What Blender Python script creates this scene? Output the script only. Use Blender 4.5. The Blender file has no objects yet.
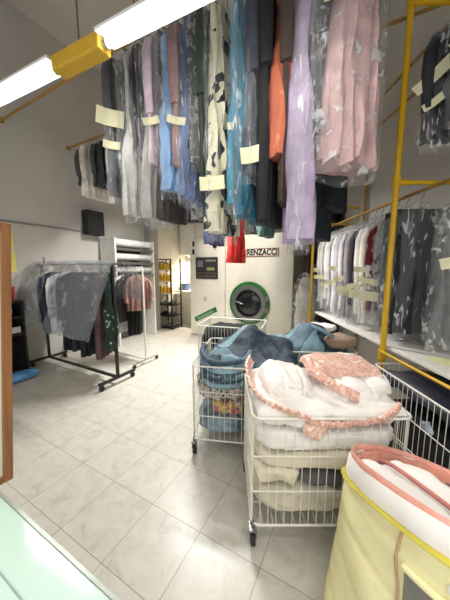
import bpy, math, random
from mathutils import Vector, Matrix, noise
random.seed(7)
sc = bpy.context.scene
COL = sc.collection
PI = math.pi

# ------------------------------------------------------------------ frames
F, H, PITCH = 247.4, 1.65, math.radians(7.28)
CP, SP = math.cos(PITCH), math.sin(PITCH)
ANG = math.radians(28.0)                        # the room's tile grid against the right wall
DU = Vector((math.sin(ANG), math.cos(ANG)))     # along the left wall, away
DV = Vector((math.cos(ANG), -math.sin(ANG)))    # along the back wall, to the right
RZ = -ANG                                       # local x = DV, local y = DU
def ray(x, y):
    a = (x - 225) / F; b = (300 - y) / F
    return Vector((a, CP + b * SP, -SP + b * CP))
def at_z(x, y, z):
    r = ray(x, y); return Vector((0, 0, H)) + r * ((z - H) / r.z)
def at_plane(x, y, n, d):
    r = ray(x, y); return Vector((0, 0, H)) + r * (d / (n.x * r.x + n.y * r.y))
def at_y(x, y, Y): return at_plane(x, y, Vector((0, 1)), Y)
def at_x(x, y, X): return at_plane(x, y, Vector((1, 0)), X)
def RP(du, dv, z=0.0):
    p = DU * du + DV * dv; return Vector((p.x, p.y, z))
def uv(p):
    q = Vector((p.x, p.y)); return q.dot(DU), q.dot(DV)

# ------------------------------------------------------------------ materials
def lin(c):
    def f(v):
        v /= 255.0
        return v / 12.92 if v <= 0.04045 else ((v + 0.055) / 1.055) ** 2.4
    return (f(c[0]), f(c[1]), f(c[2]), 1.0)
_m = {}
def new_mat(name):
    m = bpy.data.materials.new(name); m.use_nodes = True
    nt = m.node_tree; nt.nodes.clear()
    out = nt.nodes.new('ShaderNodeOutputMaterial')
    return m, nt, out
def N(nt, t, **kw):
    n = nt.nodes.new(t)
    for k, v in kw.items():
        if k in n.inputs: n.inputs[k].default_value = v
        else: setattr(n, k, v)
    return n
def ramp(nt, stops, interp='LINEAR'):
    n = nt.nodes.new('ShaderNodeValToRGB'); n.color_ramp.interpolation = interp
    e = n.color_ramp.elements
    while len(e) < len(stops): e.new(0.5)
    for i, (p, c) in enumerate(stops): e[i].position = p; e[i].color = lin(c)
    return n
def coords(nt, scale=1.0, rot=(0, 0, 0)):
    t = N(nt, 'ShaderNodeTexCoord'); mp = N(nt, 'ShaderNodeMapping')
    mp.inputs['Scale'].default_value = (scale,) * 3 if not isinstance(scale, tuple) else scale
    mp.inputs['Rotation'].default_value = rot
    nt.links.new(t.outputs['Object'], mp.inputs['Vector'])
    return mp
def fabric(name, col, rough=0.85, var=0.12, scale=6.0, bump=0.25, bscale=25.0, sheen=0.0):
    if name in _m: return _m[name]
    m, nt, out = new_mat(name)
    b = N(nt, 'ShaderNodeBsdfPrincipled', Roughness=rough)
    if sheen: b.inputs['Sheen Weight'].default_value = sheen
    mp = coords(nt)
    n = N(nt, 'ShaderNodeTexNoise', Scale=scale, Detail=3.0)
    nt.links.new(mp.outputs[0], n.inputs['Vector'])
    lo = tuple(max(0, v * (1 - var)) for v in col); hi = tuple(min(255, v * (1 + var) + 3) for v in col)
    r = ramp(nt, [(0.3, lo), (0.7, hi)])
    nt.links.new(n.outputs['Fac'], r.inputs['Fac']); nt.links.new(r.outputs['Color'], b.inputs['Base Color'])
    if bump:
        n2 = N(nt, 'ShaderNodeTexNoise', Scale=bscale, Detail=3.0)
        nt.links.new(mp.outputs[0], n2.inputs['Vector'])
        bp = N(nt, 'ShaderNodeBump', Strength=bump, Distance=0.02)
        nt.links.new(n2.outputs['Fac'], bp.inputs['Height']); nt.links.new(bp.outputs[0], b.inputs['Normal'])
    nt.links.new(b.outputs[0], out.inputs['Surface'])
    _m[name] = m; return m
def plain(name, col, rough=0.5, metal=0.0, spec=0.5, var=1.0):
    if name in _m: return _m[name]
    m, nt, out = new_mat(name)
    b = N(nt, 'ShaderNodeBsdfPrincipled', Roughness=rough, Metallic=metal)
    b.inputs['Specular IOR Level'].default_value = spec
    mp = coords(nt); n = N(nt, 'ShaderNodeTexNoise', Scale=9.0, Detail=4.0)
    nt.links.new(mp.outputs[0], n.inputs['Vector'])
    r = ramp(nt, [(0.3, tuple(v * (1 - 0.05 * var) for v in col)), (0.7, tuple(min(255, v * (1 + 0.03 * var)) for v in col))])
    nt.links.new(n.outputs['Fac'], r.inputs['Fac']); nt.links.new(r.outputs['Color'], b.inputs['Base Color'])
    nt.links.new(b.outputs[0], out.inputs['Surface'])
    _m[name] = m; return m
def blotch(name, stops, scale=10.0, kind='noise', rough=0.8, interp='CONSTANT', bump=0.2):
    if name in _m: return _m[name]
    m, nt, out = new_mat(name)
    b = N(nt, 'ShaderNodeBsdfPrincipled', Roughness=rough)
    mp = coords(nt)
    if kind == 'noise':
        n = N(nt, 'ShaderNodeTexNoise', Scale=scale, Detail=2.0); o = n.outputs['Fac']
    else:
        n = N(nt, 'ShaderNodeTexVoronoi', Scale=scale); o = n.outputs['Distance' if kind == 'dots' else 'Color']
    nt.links.new(mp.outputs[0], n.inputs['Vector'])
    r = ramp(nt, stops, interp)
    nt.links.new(o, r.inputs['Fac']); nt.links.new(r.outputs['Color'], b.inputs['Base Color'])
    n2 = N(nt, 'ShaderNodeTexNoise', Scale=22.0, Detail=3.0); nt.links.new(mp.outputs[0], n2.inputs['Vector'])
    bp = N(nt, 'ShaderNodeBump', Strength=bump, Distance=0.02)
    nt.links.new(n2.outputs['Fac'], bp.inputs['Height']); nt.links.new(bp.outputs[0], b.inputs['Normal'])
    nt.links.new(b.outputs[0], out.inputs['Surface'])
    _m[name] = m; return m
def film(name, base=0.10, streak=0.35, scale=(14, 14, 5), col=(235, 238, 240), rough=0.18):
    if name in _m: return _m[name]
    m, nt, out = new_mat(name)
    tr = N(nt, 'ShaderNodeBsdfTransparent'); tr.inputs['Color'].default_value = (0.97, 0.97, 0.97, 1)
    b = N(nt, 'ShaderNodeBsdfPrincipled', Roughness=rough)
    b.inputs['Base Color'].default_value = lin(col); b.inputs['Specular IOR Level'].default_value = 0.9
    mp = coords(nt, scale)
    n = N(nt, 'ShaderNodeTexNoise', Scale=1.0, Detail=2.5, Distortion=0.9); nt.links.new(mp.outputs[0], n.inputs['Vector'])
    mr = N(nt, 'ShaderNodeMapRange'); mr.inputs['From Min'].default_value = 0.56; mr.inputs['From Max'].default_value = 0.68
    mr.inputs['To Min'].default_value = base; mr.inputs['To Max'].default_value = streak  # whiter streaks: doubled film, plus crinkle highlights painted into the mix
    nt.links.new(n.outputs['Fac'], mr.inputs['Value'])
    bp = N(nt, 'ShaderNodeBump', Strength=0.9, Distance=0.03)
    nt.links.new(n.outputs['Fac'], bp.inputs['Height']); nt.links.new(bp.outputs[0], b.inputs['Normal'])
    mx = N(nt, 'ShaderNodeMixShader')
    nt.links.new(mr.outputs[0], mx.inputs[0]); nt.links.new(tr.outputs[0], mx.inputs[1]); nt.links.new(b.outputs[0], mx.inputs[2])
    nt.links.new(mx.outputs[0], out.inputs['Surface'])
    _m[name] = m; return m
def emit(name, col, s):
    if name in _m: return _m[name]
    m, nt, out = new_mat(name)
    e = N(nt, 'ShaderNodeEmission', Strength=s); e.inputs['Color'].default_value = lin(col)
    nt.links.new(e.outputs[0], out.inputs['Surface']); _m[name] = m; return m
def floor_mat():
    m, nt, out = new_mat('tile_floor')
    b = N(nt, 'ShaderNodeBsdfPrincipled', Roughness=0.32)
    b.inputs['Specular IOR Level'].default_value = 0.4
    t = N(nt, 'ShaderNodeTexCoord'); mp = N(nt, 'ShaderNodeMapping')
    mp.inputs['Rotation'].default_value = (0, 0, ANG); mp.inputs['Location'].default_value = (1.976, -0.729, 0)
    nt.links.new(t.outputs['Object'], mp.inputs['Vector'])
    br = N(nt, 'ShaderNodeTexBrick', offset=0.0, squash=1.0, Scale=1.0)
    br.inputs['Brick Width'].default_value = 0.399; br.inputs['Row Height'].default_value = 0.399
    br.inputs['Mortar Size'].default_value = 0.0017; br.inputs['Mortar Smooth'].default_value = 0.3
    br.inputs['Color1'].default_value = (0.0, 0, 0, 1); br.inputs['Color2'].default_value = (1, 1, 1, 1); br.inputs['Mortar'].default_value = (0.5, 0.5, 0.5, 1)
    nt.links.new(mp.outputs[0], br.inputs['Vector'])
    n = N(nt, 'ShaderNodeTexNoise', Scale=9.0, Detail=7.0, Roughness=0.62, Distortion=0.8)
    ad = N(nt, 'ShaderNodeVectorMath', operation='ADD'); sc_ = N(nt, 'ShaderNodeVectorMath', operation='SCALE'); sc_.inputs['Scale'].default_value = 3.0
    nt.links.new(br.outputs['Color'], sc_.inputs[0]); nt.links.new(mp.outputs[0], ad.inputs[0]); nt.links.new(sc_.outputs[0], ad.inputs[1])
    nt.links.new(ad.outputs[0], n.inputs['Vector'])
    r = ramp(nt, [(0.28, (180, 175, 164)), (0.45, (197, 193, 182)), (0.62, (204, 200, 190)), (0.8, (208, 204, 195))])
    nt.links.new(n.outputs['Fac'], r.inputs['Fac'])
    mx = N(nt, 'ShaderNodeMixRGB'); mx.inputs['Color2'].default_value = lin((112, 106, 98))
    nt.links.new(br.outputs['Fac'], mx.inputs['Fac']); nt.links.new(r.outputs['Color'], mx.inputs['Color1'])
    nt.links.new(mx.outputs[0], b.inputs['Base Color'])
    bp = N(nt, 'ShaderNodeBump', Strength=0.3, Distance=0.002, invert=True)
    nt.links.new(br.outputs['Fac'], bp.inputs['Height']); nt.links.new(bp.outputs[0], b.inputs['Normal'])
    nt.links.new(b.outputs[0], out.inputs['Surface']); return m
def wall_mat(name, col):
    m, nt, out = new_mat(name)
    b = N(nt, 'ShaderNodeBsdfPrincipled', Roughness=0.9)
    mp = coords(nt); n = N(nt, 'ShaderNodeTexNoise', Scale=1.3, Detail=5.0); nt.links.new(mp.outputs[0], n.inputs['Vector'])
    r = ramp(nt, [(0.3, tuple(v * 0.96 for v in col)), (0.7, tuple(min(255, v * 1.02) for v in col))])
    nt.links.new(n.outputs['Fac'], r.inputs['Fac']); nt.links.new(r.outputs['Color'], b.inputs['Base Color'])
    n2 = N(nt, 'ShaderNodeTexNoise', Scale=60.0, Detail=3.0); nt.links.new(mp.outputs[0], n2.inputs['Vector'])
    bp = N(nt, 'ShaderNodeBump', Strength=0.12, Distance=0.004)
    nt.links.new(n2.outputs['Fac'], bp.inputs['Height']); nt.links.new(bp.outputs[0], b.inputs['Normal'])
    nt.links.new(b.outputs[0], out.inputs['Surface']); return m
def plaid_mat():
    m, nt, out = new_mat('blue_block_duvet')
    b = N(nt, 'ShaderNodeBsdfPrincipled', Roughness=0.7)
    mp = coords(nt, 1.0, (0.5, -0.45, 0.6))
    br = N(nt, 'ShaderNodeTexBrick', offset=0.5, squash=1.0, Scale=1.0)
    br.inputs['Brick Width'].default_value = 0.19; br.inputs['Row Height'].default_value = 0.15; br.inputs['Mortar Size'].default_value = 0.004; br.inputs['Bias'].default_value = 0.0
    br.inputs['Color1'].default_value = (0, 0, 0, 1); br.inputs['Color2'].default_value = (1, 1, 1, 1); br.inputs['Mortar'].default_value = (0.1, 0.1, 0.1, 1)
    nt.links.new(mp.outputs[0], br.inputs['Vector'])
    r = ramp(nt, [(0.0, (34, 50, 64)), (0.32, (58, 82, 96)), (0.55, (112, 142, 154)), (0.72, (44, 66, 82)), (0.88, (80, 108, 120))], 'CONSTANT')
    nt.links.new(br.outputs['Color'], r.inputs['Fac']); nt.links.new(r.outputs[0], b.inputs['Base Color'])
    n2 = N(nt, 'ShaderNodeTexNoise', Scale=18.0, Detail=3.0); nt.links.new(mp.outputs[0], n2.inputs['Vector'])
    bp = N(nt, 'ShaderNodeBump', Strength=0.5, Distance=0.03)
    nt.links.new(n2.outputs['Fac'], bp.inputs['Height']); nt.links.new(bp.outputs[0], b.inputs['Normal'])
    nt.links.new(b.outputs[0], out.inputs['Surface']); return m
def wood_mat():
    m, nt, out = new_mat('orange_wood')
    b = N(nt, 'ShaderNodeBsdfPrincipled', Roughness=0.45)
    mp = coords(nt, (18, 18, 1.5)); n = N(nt, 'ShaderNodeTexNoise', Scale=2.0, Detail=5.0, Distortion=1.0)
    nt.links.new(mp.outputs[0], n.inputs['Vector'])
    r = ramp(nt, [(0.3, (122, 78, 42)), (0.7, (152, 104, 62))]); nt.links.new(n.outputs['Fac'], r.inputs['Fac'])
    nt.links.new(r.outputs[0], b.inputs['Base Color']); nt.links.new(b.outputs[0], out.inputs['Surface']); return m

FILM = film('clear_garment_film', 0.10, 0.62, (24, 24, 4.5), rough=.12)
SHEET = film('cloudy_film_sheet', 0.40, 0.80, (6, 6, 6), (160, 168, 176), 0.18)
BAGFILM = film('thick_clear_film', 0.10, 0.62, (10, 10, 10))
CHROME = plain('chrome_wire', (200, 200, 198), 0.25, 0.9)
WHITEWIRE = plain('white_wire_coating', (226, 224, 214), 0.4)
STEEL = plain('brushed_steel', (150, 150, 150), 0.35, 0.9)
BLACKM = plain('black_metal', (26, 25, 25), 0.45)
BLACKP = plain('black_plastic', (22, 22, 24), 0.5)
RUBBER = plain('dark_rubber', (40, 38, 36), 0.7)
YELLOW = plain('yellow_paint', (212, 168, 22), 0.4)
OCHRE = plain('ochre_paint', (160, 122, 50), 0.5)
TAGM = plain('cream_ticket_paper', (232, 228, 190), 0.8)
HANGW = plain('hanger_wire', (120, 112, 100), 0.4, 0.7)
CREAMP = plain('cream_machine_paint', (240, 234, 216), 0.35, var=.4)
WHITEP = plain('white_paint', (228, 226, 218), 0.45)

# ------------------------------------------------------------------ mesh helpers
class MB:
    def __init__(s): s.v = []; s.f = []
    def add(s, verts, faces):
        o = len(s.v); s.v += [tuple(p) for p in verts]; s.f += [tuple(i + o for i in f) for f in faces]
    def box(s, c, size, rot=None):
        x, y, z = (d / 2 for d in size); c = Vector(c)
        vs = [Vector((i * x, j * y, k * z)) for i in (-1, 1) for j in (-1, 1) for k in (-1, 1)]
        if rot is not None: vs = [rot @ p for p in vs]
        s.add([c + p for p in vs], [(0, 1, 3, 2), (4, 6, 7, 5), (0, 4, 5, 1), (2, 3, 7, 6), (0, 2, 6, 4), (1, 5, 7, 3)])
    def tube(s, pts, r, n=8, closed=False, rx=None):
        pts = [Vector(p) for p in pts]; L = len(pts); rings = []
        prev = None
        for i, p in enumerate(pts):
            a = pts[(i - 1) % L] if (i > 0 or closed) else p
            b = pts[(i + 1) % L] if (i < L - 1 or closed) else p
            t = (b - a).normalized()
            if prev is None:
                up = Vector((0, 0, 1)) if abs(t.z) < 0.9 else Vector((1, 0, 0))
                e = t.cross(up).normalized()
            else:
                e = (prev - t * prev.dot(t)).normalized()
            prev = e; g = t.cross(e)
            rr = r[i] if isinstance(r, (list, tuple)) else r
            r2 = rr if rx is None else (rx[i] if isinstance(rx, (list, tuple)) else rx)
            rings.append([p + e * (math.cos(2 * PI * k / n) * rr) + g * (math.sin(2 * PI * k / n) * r2) for k in range(n)])
        vs = [q for ring in rings for q in ring]; fs = []
        for i in range(L if closed else L - 1):
            j = (i + 1) % L
            for k in range(n):
                fs.append((i * n + k, i * n + (k + 1) % n, j * n + (k + 1) % n, j * n + k))
        if not closed:
            fs.append(tuple(range(n))[::-1]); fs.append(tuple((L - 1) * n + k for k in range(n)))
        s.add(vs, fs)
    def rings(s, rings, cap0=True, cap1=True):
        n = len(rings[0]); vs = [q for r in rings for q in r]; fs = []
        for i in range(len(rings) - 1):
            for k in range(n):
                fs.append((i * n + k, (i + 1) * n + k, (i + 1) * n + (k + 1) % n, i * n + (k + 1) % n))
        if cap0: fs.append(tuple(range(n)))
        if cap1: fs.append(tuple((len(rings) - 1) * n + k for k in range(n))[::-1])
        s.add(vs, fs)
    def grid(s, fn, nu, nv):
        vs = [fn(i / nu, j / nv) for j in range(nv + 1) for i in range(nu + 1)]
        fs = [(j * (nu + 1) + i, j * (nu + 1) + i + 1, (j + 1) * (nu + 1) + i + 1, (j + 1) * (nu + 1) + i) for j in range(nv) for i in range(nu)]
        s.add(vs, fs)
    def slab(s, fn, nu, nv, th):
        # a sheet with real thickness: top grid, bottom grid and rim
        top = [Vector(fn(i / nu, j / nv)) for j in range(nv + 1) for i in range(nu + 1)]
        w = nu + 1; bot = []
        for j in range(nv + 1):
            for i in range(nu + 1):
                a = top[j * w + min(i + 1, nu)] - top[j * w + max(i - 1, 0)]
                b = top[min(j + 1, nv) * w + i] - top[max(j - 1, 0) * w + i]
                nn = a.cross(b); nn = nn.normalized() if nn.length > 1e-9 else Vector((0, 0, 1))
                bot.append(top[j * w + i] - nn * th)
        o = len(top); fs = []
        for j in range(nv):
            for i in range(nu):
                q = (j * w + i, j * w + i + 1, (j + 1) * w + i + 1, (j + 1) * w + i)
                fs.append(q); fs.append(tuple(k + o for k in q[::-1]))
        rim = [i for i in range(nu)] + [j * w + nu for j in range(nv)] + [nv * w + i for i in range(nu, 0, -1)] + [j * w for j in range(nv, 0, -1)]
        for a in range(len(rim)):
            p, q = rim[a], rim[(a + 1) % len(rim)]
            fs.append((q, p, p + o, q + o))
        s.add(top + bot, fs)
    def soft(s, c, size, n=18, k=4.0, amp=0.02, freq=6.0, seed=0.0, ridge=0.0, rot=None, quilt=None, fold=None):
        c = Vector(c); idx = {}; vs = []; fs = []
        def vert(p):
            key = (round(p[0], 5), round(p[1], 5), round(p[2], 5))
            if key in idx: return idx[key]
            q = Vector(p); nrm = (abs(q.x) ** k + abs(q.y) ** k + abs(q.z) ** k) ** (1 / k); q /= nrm
            g = Vector((math.copysign(abs(q.x) ** (k - 1), q.x) / size[0], math.copysign(abs(q.y) ** (k - 1), q.y) / size[1], math.copysign(abs(q.z) ** (k - 1), q.z) / size[2])).normalized()
            w = Vector((q.x * size[0] / 2, q.y * size[1] / 2, q.z * size[2] / 2))
            sd = Vector((seed, seed * 1.7, seed * 0.6))
            d = noise.noise(w * freq + sd) * amp + noise.noise(w * freq * 2.3 + sd) * amp * 0.4
            if ridge: d -= (1 - min(1, abs(noise.noise(w * freq * 0.9 + sd * 2)) * 5)) * ridge
            if fold:
                ph = (w.x * fold[2] + w.y * fold[3] + w.z * .6) * fold[1] + 4 * noise.noise(w * 3.5 + sd)
                d += fold[0] * (1 - 2 * abs(math.sin(ph)) ** 0.6) * (.5 + noise.noise(w * 2.5 - sd))
            if quilt:
                d -= quilt[1] * max(0, 1 - abs(((w.x / quilt[0]) % 1) - 0.5) * 9)
                d -= quilt[1] * max(0, 1 - abs(((w.y / quilt[0]) % 1) - 0.5) * 9)
            w = w + g * d
            if rot is not None: w = rot @ w
            idx[key] = len(vs); vs.append(c + w); return idx[key]
        for ax in range(3):
            for sg in (-1, 1):
                for i in range(n):
                    for j in range(n):
                        q = []
                        for (a, b) in ((i, j), (i + 1, j), (i + 1, j + 1), (i, j + 1)):
                            p = [0, 0, 0]; p[ax] = sg; p[(ax + 1) % 3] = math.tan((2 * a / n - 1) * PI / 4); p[(ax + 2) % 3] = math.tan((2 * b / n - 1) * PI / 4)
                            q.append(vert(p))
                        fs.append(tuple(q) if sg > 0 else tuple(q[::-1]))
        s.add(vs, fs)
    def lathe(s, prof, n=24, c=(0, 0, 0)):
        c = Vector(c)
        s.rings([[c + Vector((r * math.cos(2 * PI * k / n), r * math.sin(2 * PI * k / n), z)) for k in range(n)] for r, z in prof])
    def cyl(s, a, b, r, n=16): s.tube([a, b], r, n)
def obj(name, mb, mat, parent=None, smooth=True, bevel=0.0):
    me = bpy.data.meshes.new(name); me.from_pydata(mb.v, [], mb.f); me.update()
    if mat: me.materials.append(mat)
    if smooth:
        me.polygons.foreach_set('use_smooth', [True] * len(me.polygons))
        try: me.set_sharp_from_angle(angle=math.radians(45))
        except Exception: pass
    o = bpy.data.objects.new(name, me); COL.objects.link(o)
    if parent: o.parent = parent
    if bevel:
        b = o.modifiers.new('bevel', 'BEVEL'); b.width = bevel; b.segments = 2; b.limit_method = 'ANGLE'
    return o
def tag(o, label, cat, group=None):
    o['label'] = label; o['category'] = cat
    if group: o['group'] = group
    return o
def thing(name, label, cat, loc=(0, 0, 0), rz=0.0, group=None):
    o = bpy.data.objects.new(name, None); COL.objects.link(o); o.empty_display_size = 0.1
    o.location = loc; o.rotation_euler = (0, 0, rz)
    return tag(o, label, cat, group)
def struct(name, mb, mat, **kw):
    o = obj(name, mb, mat, smooth=False, **kw); o['kind'] = 'structure'; return o
def part(name, mat, parent, build, **kw):
    mb = MB(); build(mb); return obj(name, mb, mat, parent, **kw)
def text_part(name, s, size, mat, parent, loc, rot, depth=0.004, width=None, bold=0.0):
    cu = bpy.data.curves.new(name, 'FONT'); cu.body = s; cu.size = size; cu.extrude = depth; cu.offset = bold; cu.align_x = 'CENTER'; cu.align_y = 'CENTER'
    tmp = bpy.data.objects.new('tmp', cu); COL.objects.link(tmp)
    bpy.context.view_layer.update()
    dg = bpy.context.evaluated_depsgraph_get()
    me = bpy.data.meshes.new_from_object(tmp.evaluated_get(dg))
    bpy.data.objects.remove(tmp)
    if width:
        xs = [v.co.x for v in me.vertices]; k = width / (max(xs) - min(xs))
        for v in me.vertices: v.co.x *= k
    me.materials.clear(); me.materials.append(mat)
    o = bpy.data.objects.new(name, me); COL.objects.link(o); o.parent = parent; o.location = loc; o.rotation_euler = rot
    return o
def copy_tree(o, parent=None):
    c = o.copy(); COL.objects.link(c)
    if parent: c.parent = parent
    for ch in list(o.children): copy_tree(ch, c)
    return c

# ------------------------------------------------------------------ room
LW, BW, RW, FY, CZ = -4.85, 6.5, 2.17, -1.6, 5.6
def cross_front(dv, y):   # point on line DV.P = dv at world y
    return Vector(((dv - DV.y * y) / DV.x, y, 0))
corner_fl = cross_front(LW, FY)
corner_bl = RP(BW, LW)
corner_br = Vector((RW, (BW - DU.x * RW) / DU.y, 0))
corner_fr = Vector((RW, FY, 0))
def poly_slab(name, z0, z1, mat):
    mb = MB(); c = [corner_fl, corner_fr, corner_br, corner_bl]
    mb.add([(p.x, p.y, z0) for p in c] + [(p.x, p.y, z1) for p in c], [(3, 2, 1, 0), (4, 5, 6, 7)] + [(i, (i + 1) % 4, (i + 1) % 4 + 4, i + 4) for i in range(4)])
    return struct(name, mb, mat)
WALL = wall_mat('grey_white_plaster', (192, 188, 180))
poly_slab('floor', -0.1, 0.0, floor_mat())
poly_slab('ceiling', CZ, CZ + 0.1, WALL)
def wall(name, a, b, z0=0.0, z1=CZ, out=0.12, holes=()):
    mb = MB(); d = (b - a); L = d.length; d.normalize(); n = Vector((d.y, -d.x, 0))
    M = Matrix.Rotation(math.atan2(d.y, d.x), 3, 'Z')
    def seg(s0, s1, q0, q1):
        c = a + d * ((s0 + s1) / 2) + n * (out / 2); mb.box((c.x, c.y, (q0 + q1) / 2), (s1 - s0, out, q1 - q0), M)
    if holes:
        h0, h1, k0, k1 = holes
        seg(0, h0, z0, z1); seg(h1, L, z0, z1); seg(h0, h1, z0, k0); seg(h0, h1, k1, z1)
    else: seg(0, L, z0, z1)
    return struct(name, mb, WALL)
wall('wall_right', corner_fr, corner_br)
wall('wall_back', corner_br, corner_bl)
wall('wall_left', corner_bl, corner_fl)
wall('wall_front', corner_fl, corner_fr, holes=(1.2, 7.6, 0.3, 3.0))
mb = MB(); q = RP(4.86, LW + 0.11); mb.box((q.x, q.y, CZ / 2), (0.22, 0.26, CZ - 0.002), Matrix.Rotation(RZ, 3, 'Z'))
o = struct('trim_1', mb, wall_mat('grey_pillar_paint', (150, 147, 140)))

# ------------------------------------------------------------------ garments
def cloth_mat(col, **kw):
    return fabric('cloth_%d_%d_%d' % tuple(col), col, **kw)
def prof(kind, w, s, L):
    d = s * L
    if kind in ('coat', 'shirt', 'jacket'):
        x = min(1.0, d / 0.11); sh = 0.22 + 0.78 * math.sin(x * PI / 2) ** 0.8
        return w * sh * (0.94 + 0.10 * s)
    if kind == 'dress':
        x = min(1.0, d / 0.09); sh = 0.2 + 0.6 * x
        wa = 0.8 - 0.14 * math.exp(-((s - 0.33) / 0.12) ** 2) + 0.3 * max(0, s - 0.4)
        return w * (sh if x < 1 else wa)
    if kind == 'trousers': return w * (0.62 - 0.05 * s)
    if kind == 'skirt': return w * (0.6 + 0.4 * s)
    if kind == 'puffy': return w * (0.42 + 0.58 * math.sin(min(1, s * 1.35) * PI / 2) ** 1.3)
    return w
def hang(name, label, cat, group, loc, rz, kind, w, t, L, mat, bag=True, tags=(), seed=0.0, folds=6, sleeves=None, flen=None, hem=None, filmm=None, hook=0.10, fk=1.0, bagw=.03):
    T = thing(name, label, cat, loc, rz, group)
    rnd = random.Random(seed * 31 + 5)
    top = -hook - 0.05
    # hanger
    mb = MB()
    hk = [(0.022 * math.cos(a), 0, -0.010 + 0.022 * math.sin(a)) for a in [PI * 1.15 - i * PI * 1.3 / 8 for i in range(9)]]
    hk = [(x, y, z) for x, y, z in hk] + [(0.004, 0, -0.06), (0, 0, top + 0.02)]
    mb.tube(hk, 0.0028, 6)
    hw = min(w * 0.42, 0.2)
    mb.tube([(-hw, 0, top - 0.07), (0, 0, top + 0.02), (hw, 0, top - 0.07)], 0.005, 6)
    mb.tube([(-hw, 0, top - 0.07), (hw, 0, top - 0.07)], 0.004, 6)
    obj('hanger', mb, HANGW, T)
    # body
    NR, NT = 22, 44; ring = []; ph = rnd.random() * 6
    for i in range(NR + 1):
        s = i / NR; ww = prof(kind, w, s, L) / 2; r = []
        z = top - s * L
        fa = t * 0.36 * min(1, s * 1.6 + 0.2) * fk
        for k in range(NT):
            a = 2 * PI * k / NT; cx, sy = math.cos(a), math.sin(a)
            x = ww * math.copysign(abs(cx) ** 0.8, cx); y = t / 2 * math.copysign(abs(sy) ** 0.7, sy) * (0.6 + 0.4 * min(1, s * 6))
            wv = math.sin(folds * 2 * PI * x / max(w, .01) + ph + noise.noise(Vector((seed, s * 3, 0))) * 1.5)
            y += fa * (wv + .4 * math.sin(folds * 10.7 * x / max(w, .01) + ph * 2)) * (1 if kind in ('skirt', 'dress', 'puffy') else 0.6)
            x += 0.012 * noise.noise(Vector((s * 5, seed, a)))
            zz = z + (0.02 * noise.noise(Vector((x * 9, seed, s))) if i == NR else 0)
            if kind == 'puffy': rf = max(0, s - .68) * 3; x += .022 * rf * math.sin(9 * a + s * 5); y += .022 * rf * math.sin(8 * a + s * 6); zz += .03 * rf * math.sin(7 * a)
            r.append((x, y, zz))
        ring.append(r)
    mb = MB(); mb.rings(ring); obj('garment', mb, mat, T)
    if sleeves is None: sleeves = kind in ('coat', 'shirt', 'jacket')
    if sleeves:
        for sg in (-1, 1):
            mb = MB(); x0 = sg * w * 0.43; sl = min(0.60, L * 0.62)
            mb.tube([(x0, 0, top - 0.09), (x0 + sg * 0.035, -t * 0.15, top - 0.2), (x0 + sg * 0.045, -t * 0.25, top - 0.09 - sl * 0.6), (x0 + sg * 0.03, -t * 0.3, top - 0.09 - sl)], [0.05, 0.055, 0.048, 0.042], 10, rx=[t * 0.35, t * 0.42, t * 0.4, t * 0.36])
            obj('sleeve', mb, mat, T)
    if bag:
        fl = flen if flen else L + 0.10
        ring = []; NR, NT = 26, 26
        for i in range(NR + 1):
            s = i / NR; z = -hook + 0.02 - s * (fl + 0.05)
            d = s * (fl + .05)
            ww = (w * (1.02 if kind != 'trousers' else 0.7) / 2 + bagw) * min(1, 0.12 + (d / 0.2) ** 0.7)
            tt = (t / 2 + 0.018) * min(1, 0.2 + d / 0.12)
            if s > 0.9: ww *= 1 - (s - 0.9) * 1.2
            r = []
            for k in range(NT):
                a = 2 * PI * k / NT; cx, sy = math.cos(a), math.sin(a)
                c = 0.022 * noise.noise(Vector((cx * 2.5, sy * 2.5, s * 9 + seed * 3))) + 0.014 * (0.5 - 3 * abs(noise.noise(Vector((cx * 4, sy * 4, s * 14 + seed)))))
                x = (ww + c) * math.copysign(abs(cx) ** 0.75, cx); y = (tt + c) * math.copysign(abs(sy) ** 0.8, sy)
                r.append((x, y, z + (0.03 * noise.noise(Vector((x * 8, seed, 1))) if i == NR else 0)))
            ring.append(r)
        mb = MB(); mb.rings(ring, False, False); obj('plastic_cover', mb, filmm or FILM, T)
    cam_l = Matrix.Rotation(-rz, 3, 'Z') @ Vector((-loc[0], -loc[1], 0)); cam_l.normalize()
    fa_ = math.atan2(cam_l.y, cam_l.x) + PI / 2
    for (tz, tx, tw, thh, tilt) in tags:
        R = Matrix.Rotation(fa_, 3, 'Z') @ Matrix.Rotation(tilt, 3, 'Y')
        px_ = tx if tx is not None else math.copysign(min(1, abs(cam_l.x) * 1.5), cam_l.x) * (w / 2 + .03)
        c0 = Vector((px_, cam_l.y * (t / 2 + .05), -tz))
        def fn(u, v): return c0 + R @ Vector(((u - 0.5) * tw, 0.012 * math.sin(u * PI * 1.4), (0.5 - v) * thh))
        mb = MB(); mb.slab(fn, 8, 2, 0.0015)
        obj('paper_ticket', mb, TAGM, T, smooth=False)
    return T

# overhead rails
R1U, R0U, RAILZ = 1.97, 2.95, 3.85
def rail_line(du, x_end=RW):
    a = RP(du, LW); t = (x_end - du * DU.x) / DV.x; b = RP(du, t); return a, b
def overhead_rail(label, du):
    a, b = rail_line(du); T = thing('hanging_rail', label, 'clothes rail', (a.x, a.y, RAILZ), RZ, None)
    L = (b - a).length
    part('tube', OCHRE, T, lambda m: m.tube([(0.004, 0, 0), (L - 0.02, 0, 0)], 0.016, 10))
    part('wall_flange', OCHRE, T, lambda m: m.tube([(0.001, 0, 0), (0.012, 0, 0)], 0.04, 14))
    for s in (0.45, 0.8):
        part('ceiling_rod', OCHRE, T, lambda m: m.tube([(L * s, 0, 0.01), (L * s, 0, CZ - RAILZ - 0.001)], 0.008, 8))
    return T
overhead_rail('long ochre overhead rail carrying the nearest row of bagged garments', R1U)
overhead_rail('long ochre overhead rail carrying the jackets at far left and dark coats', R0U)
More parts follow.
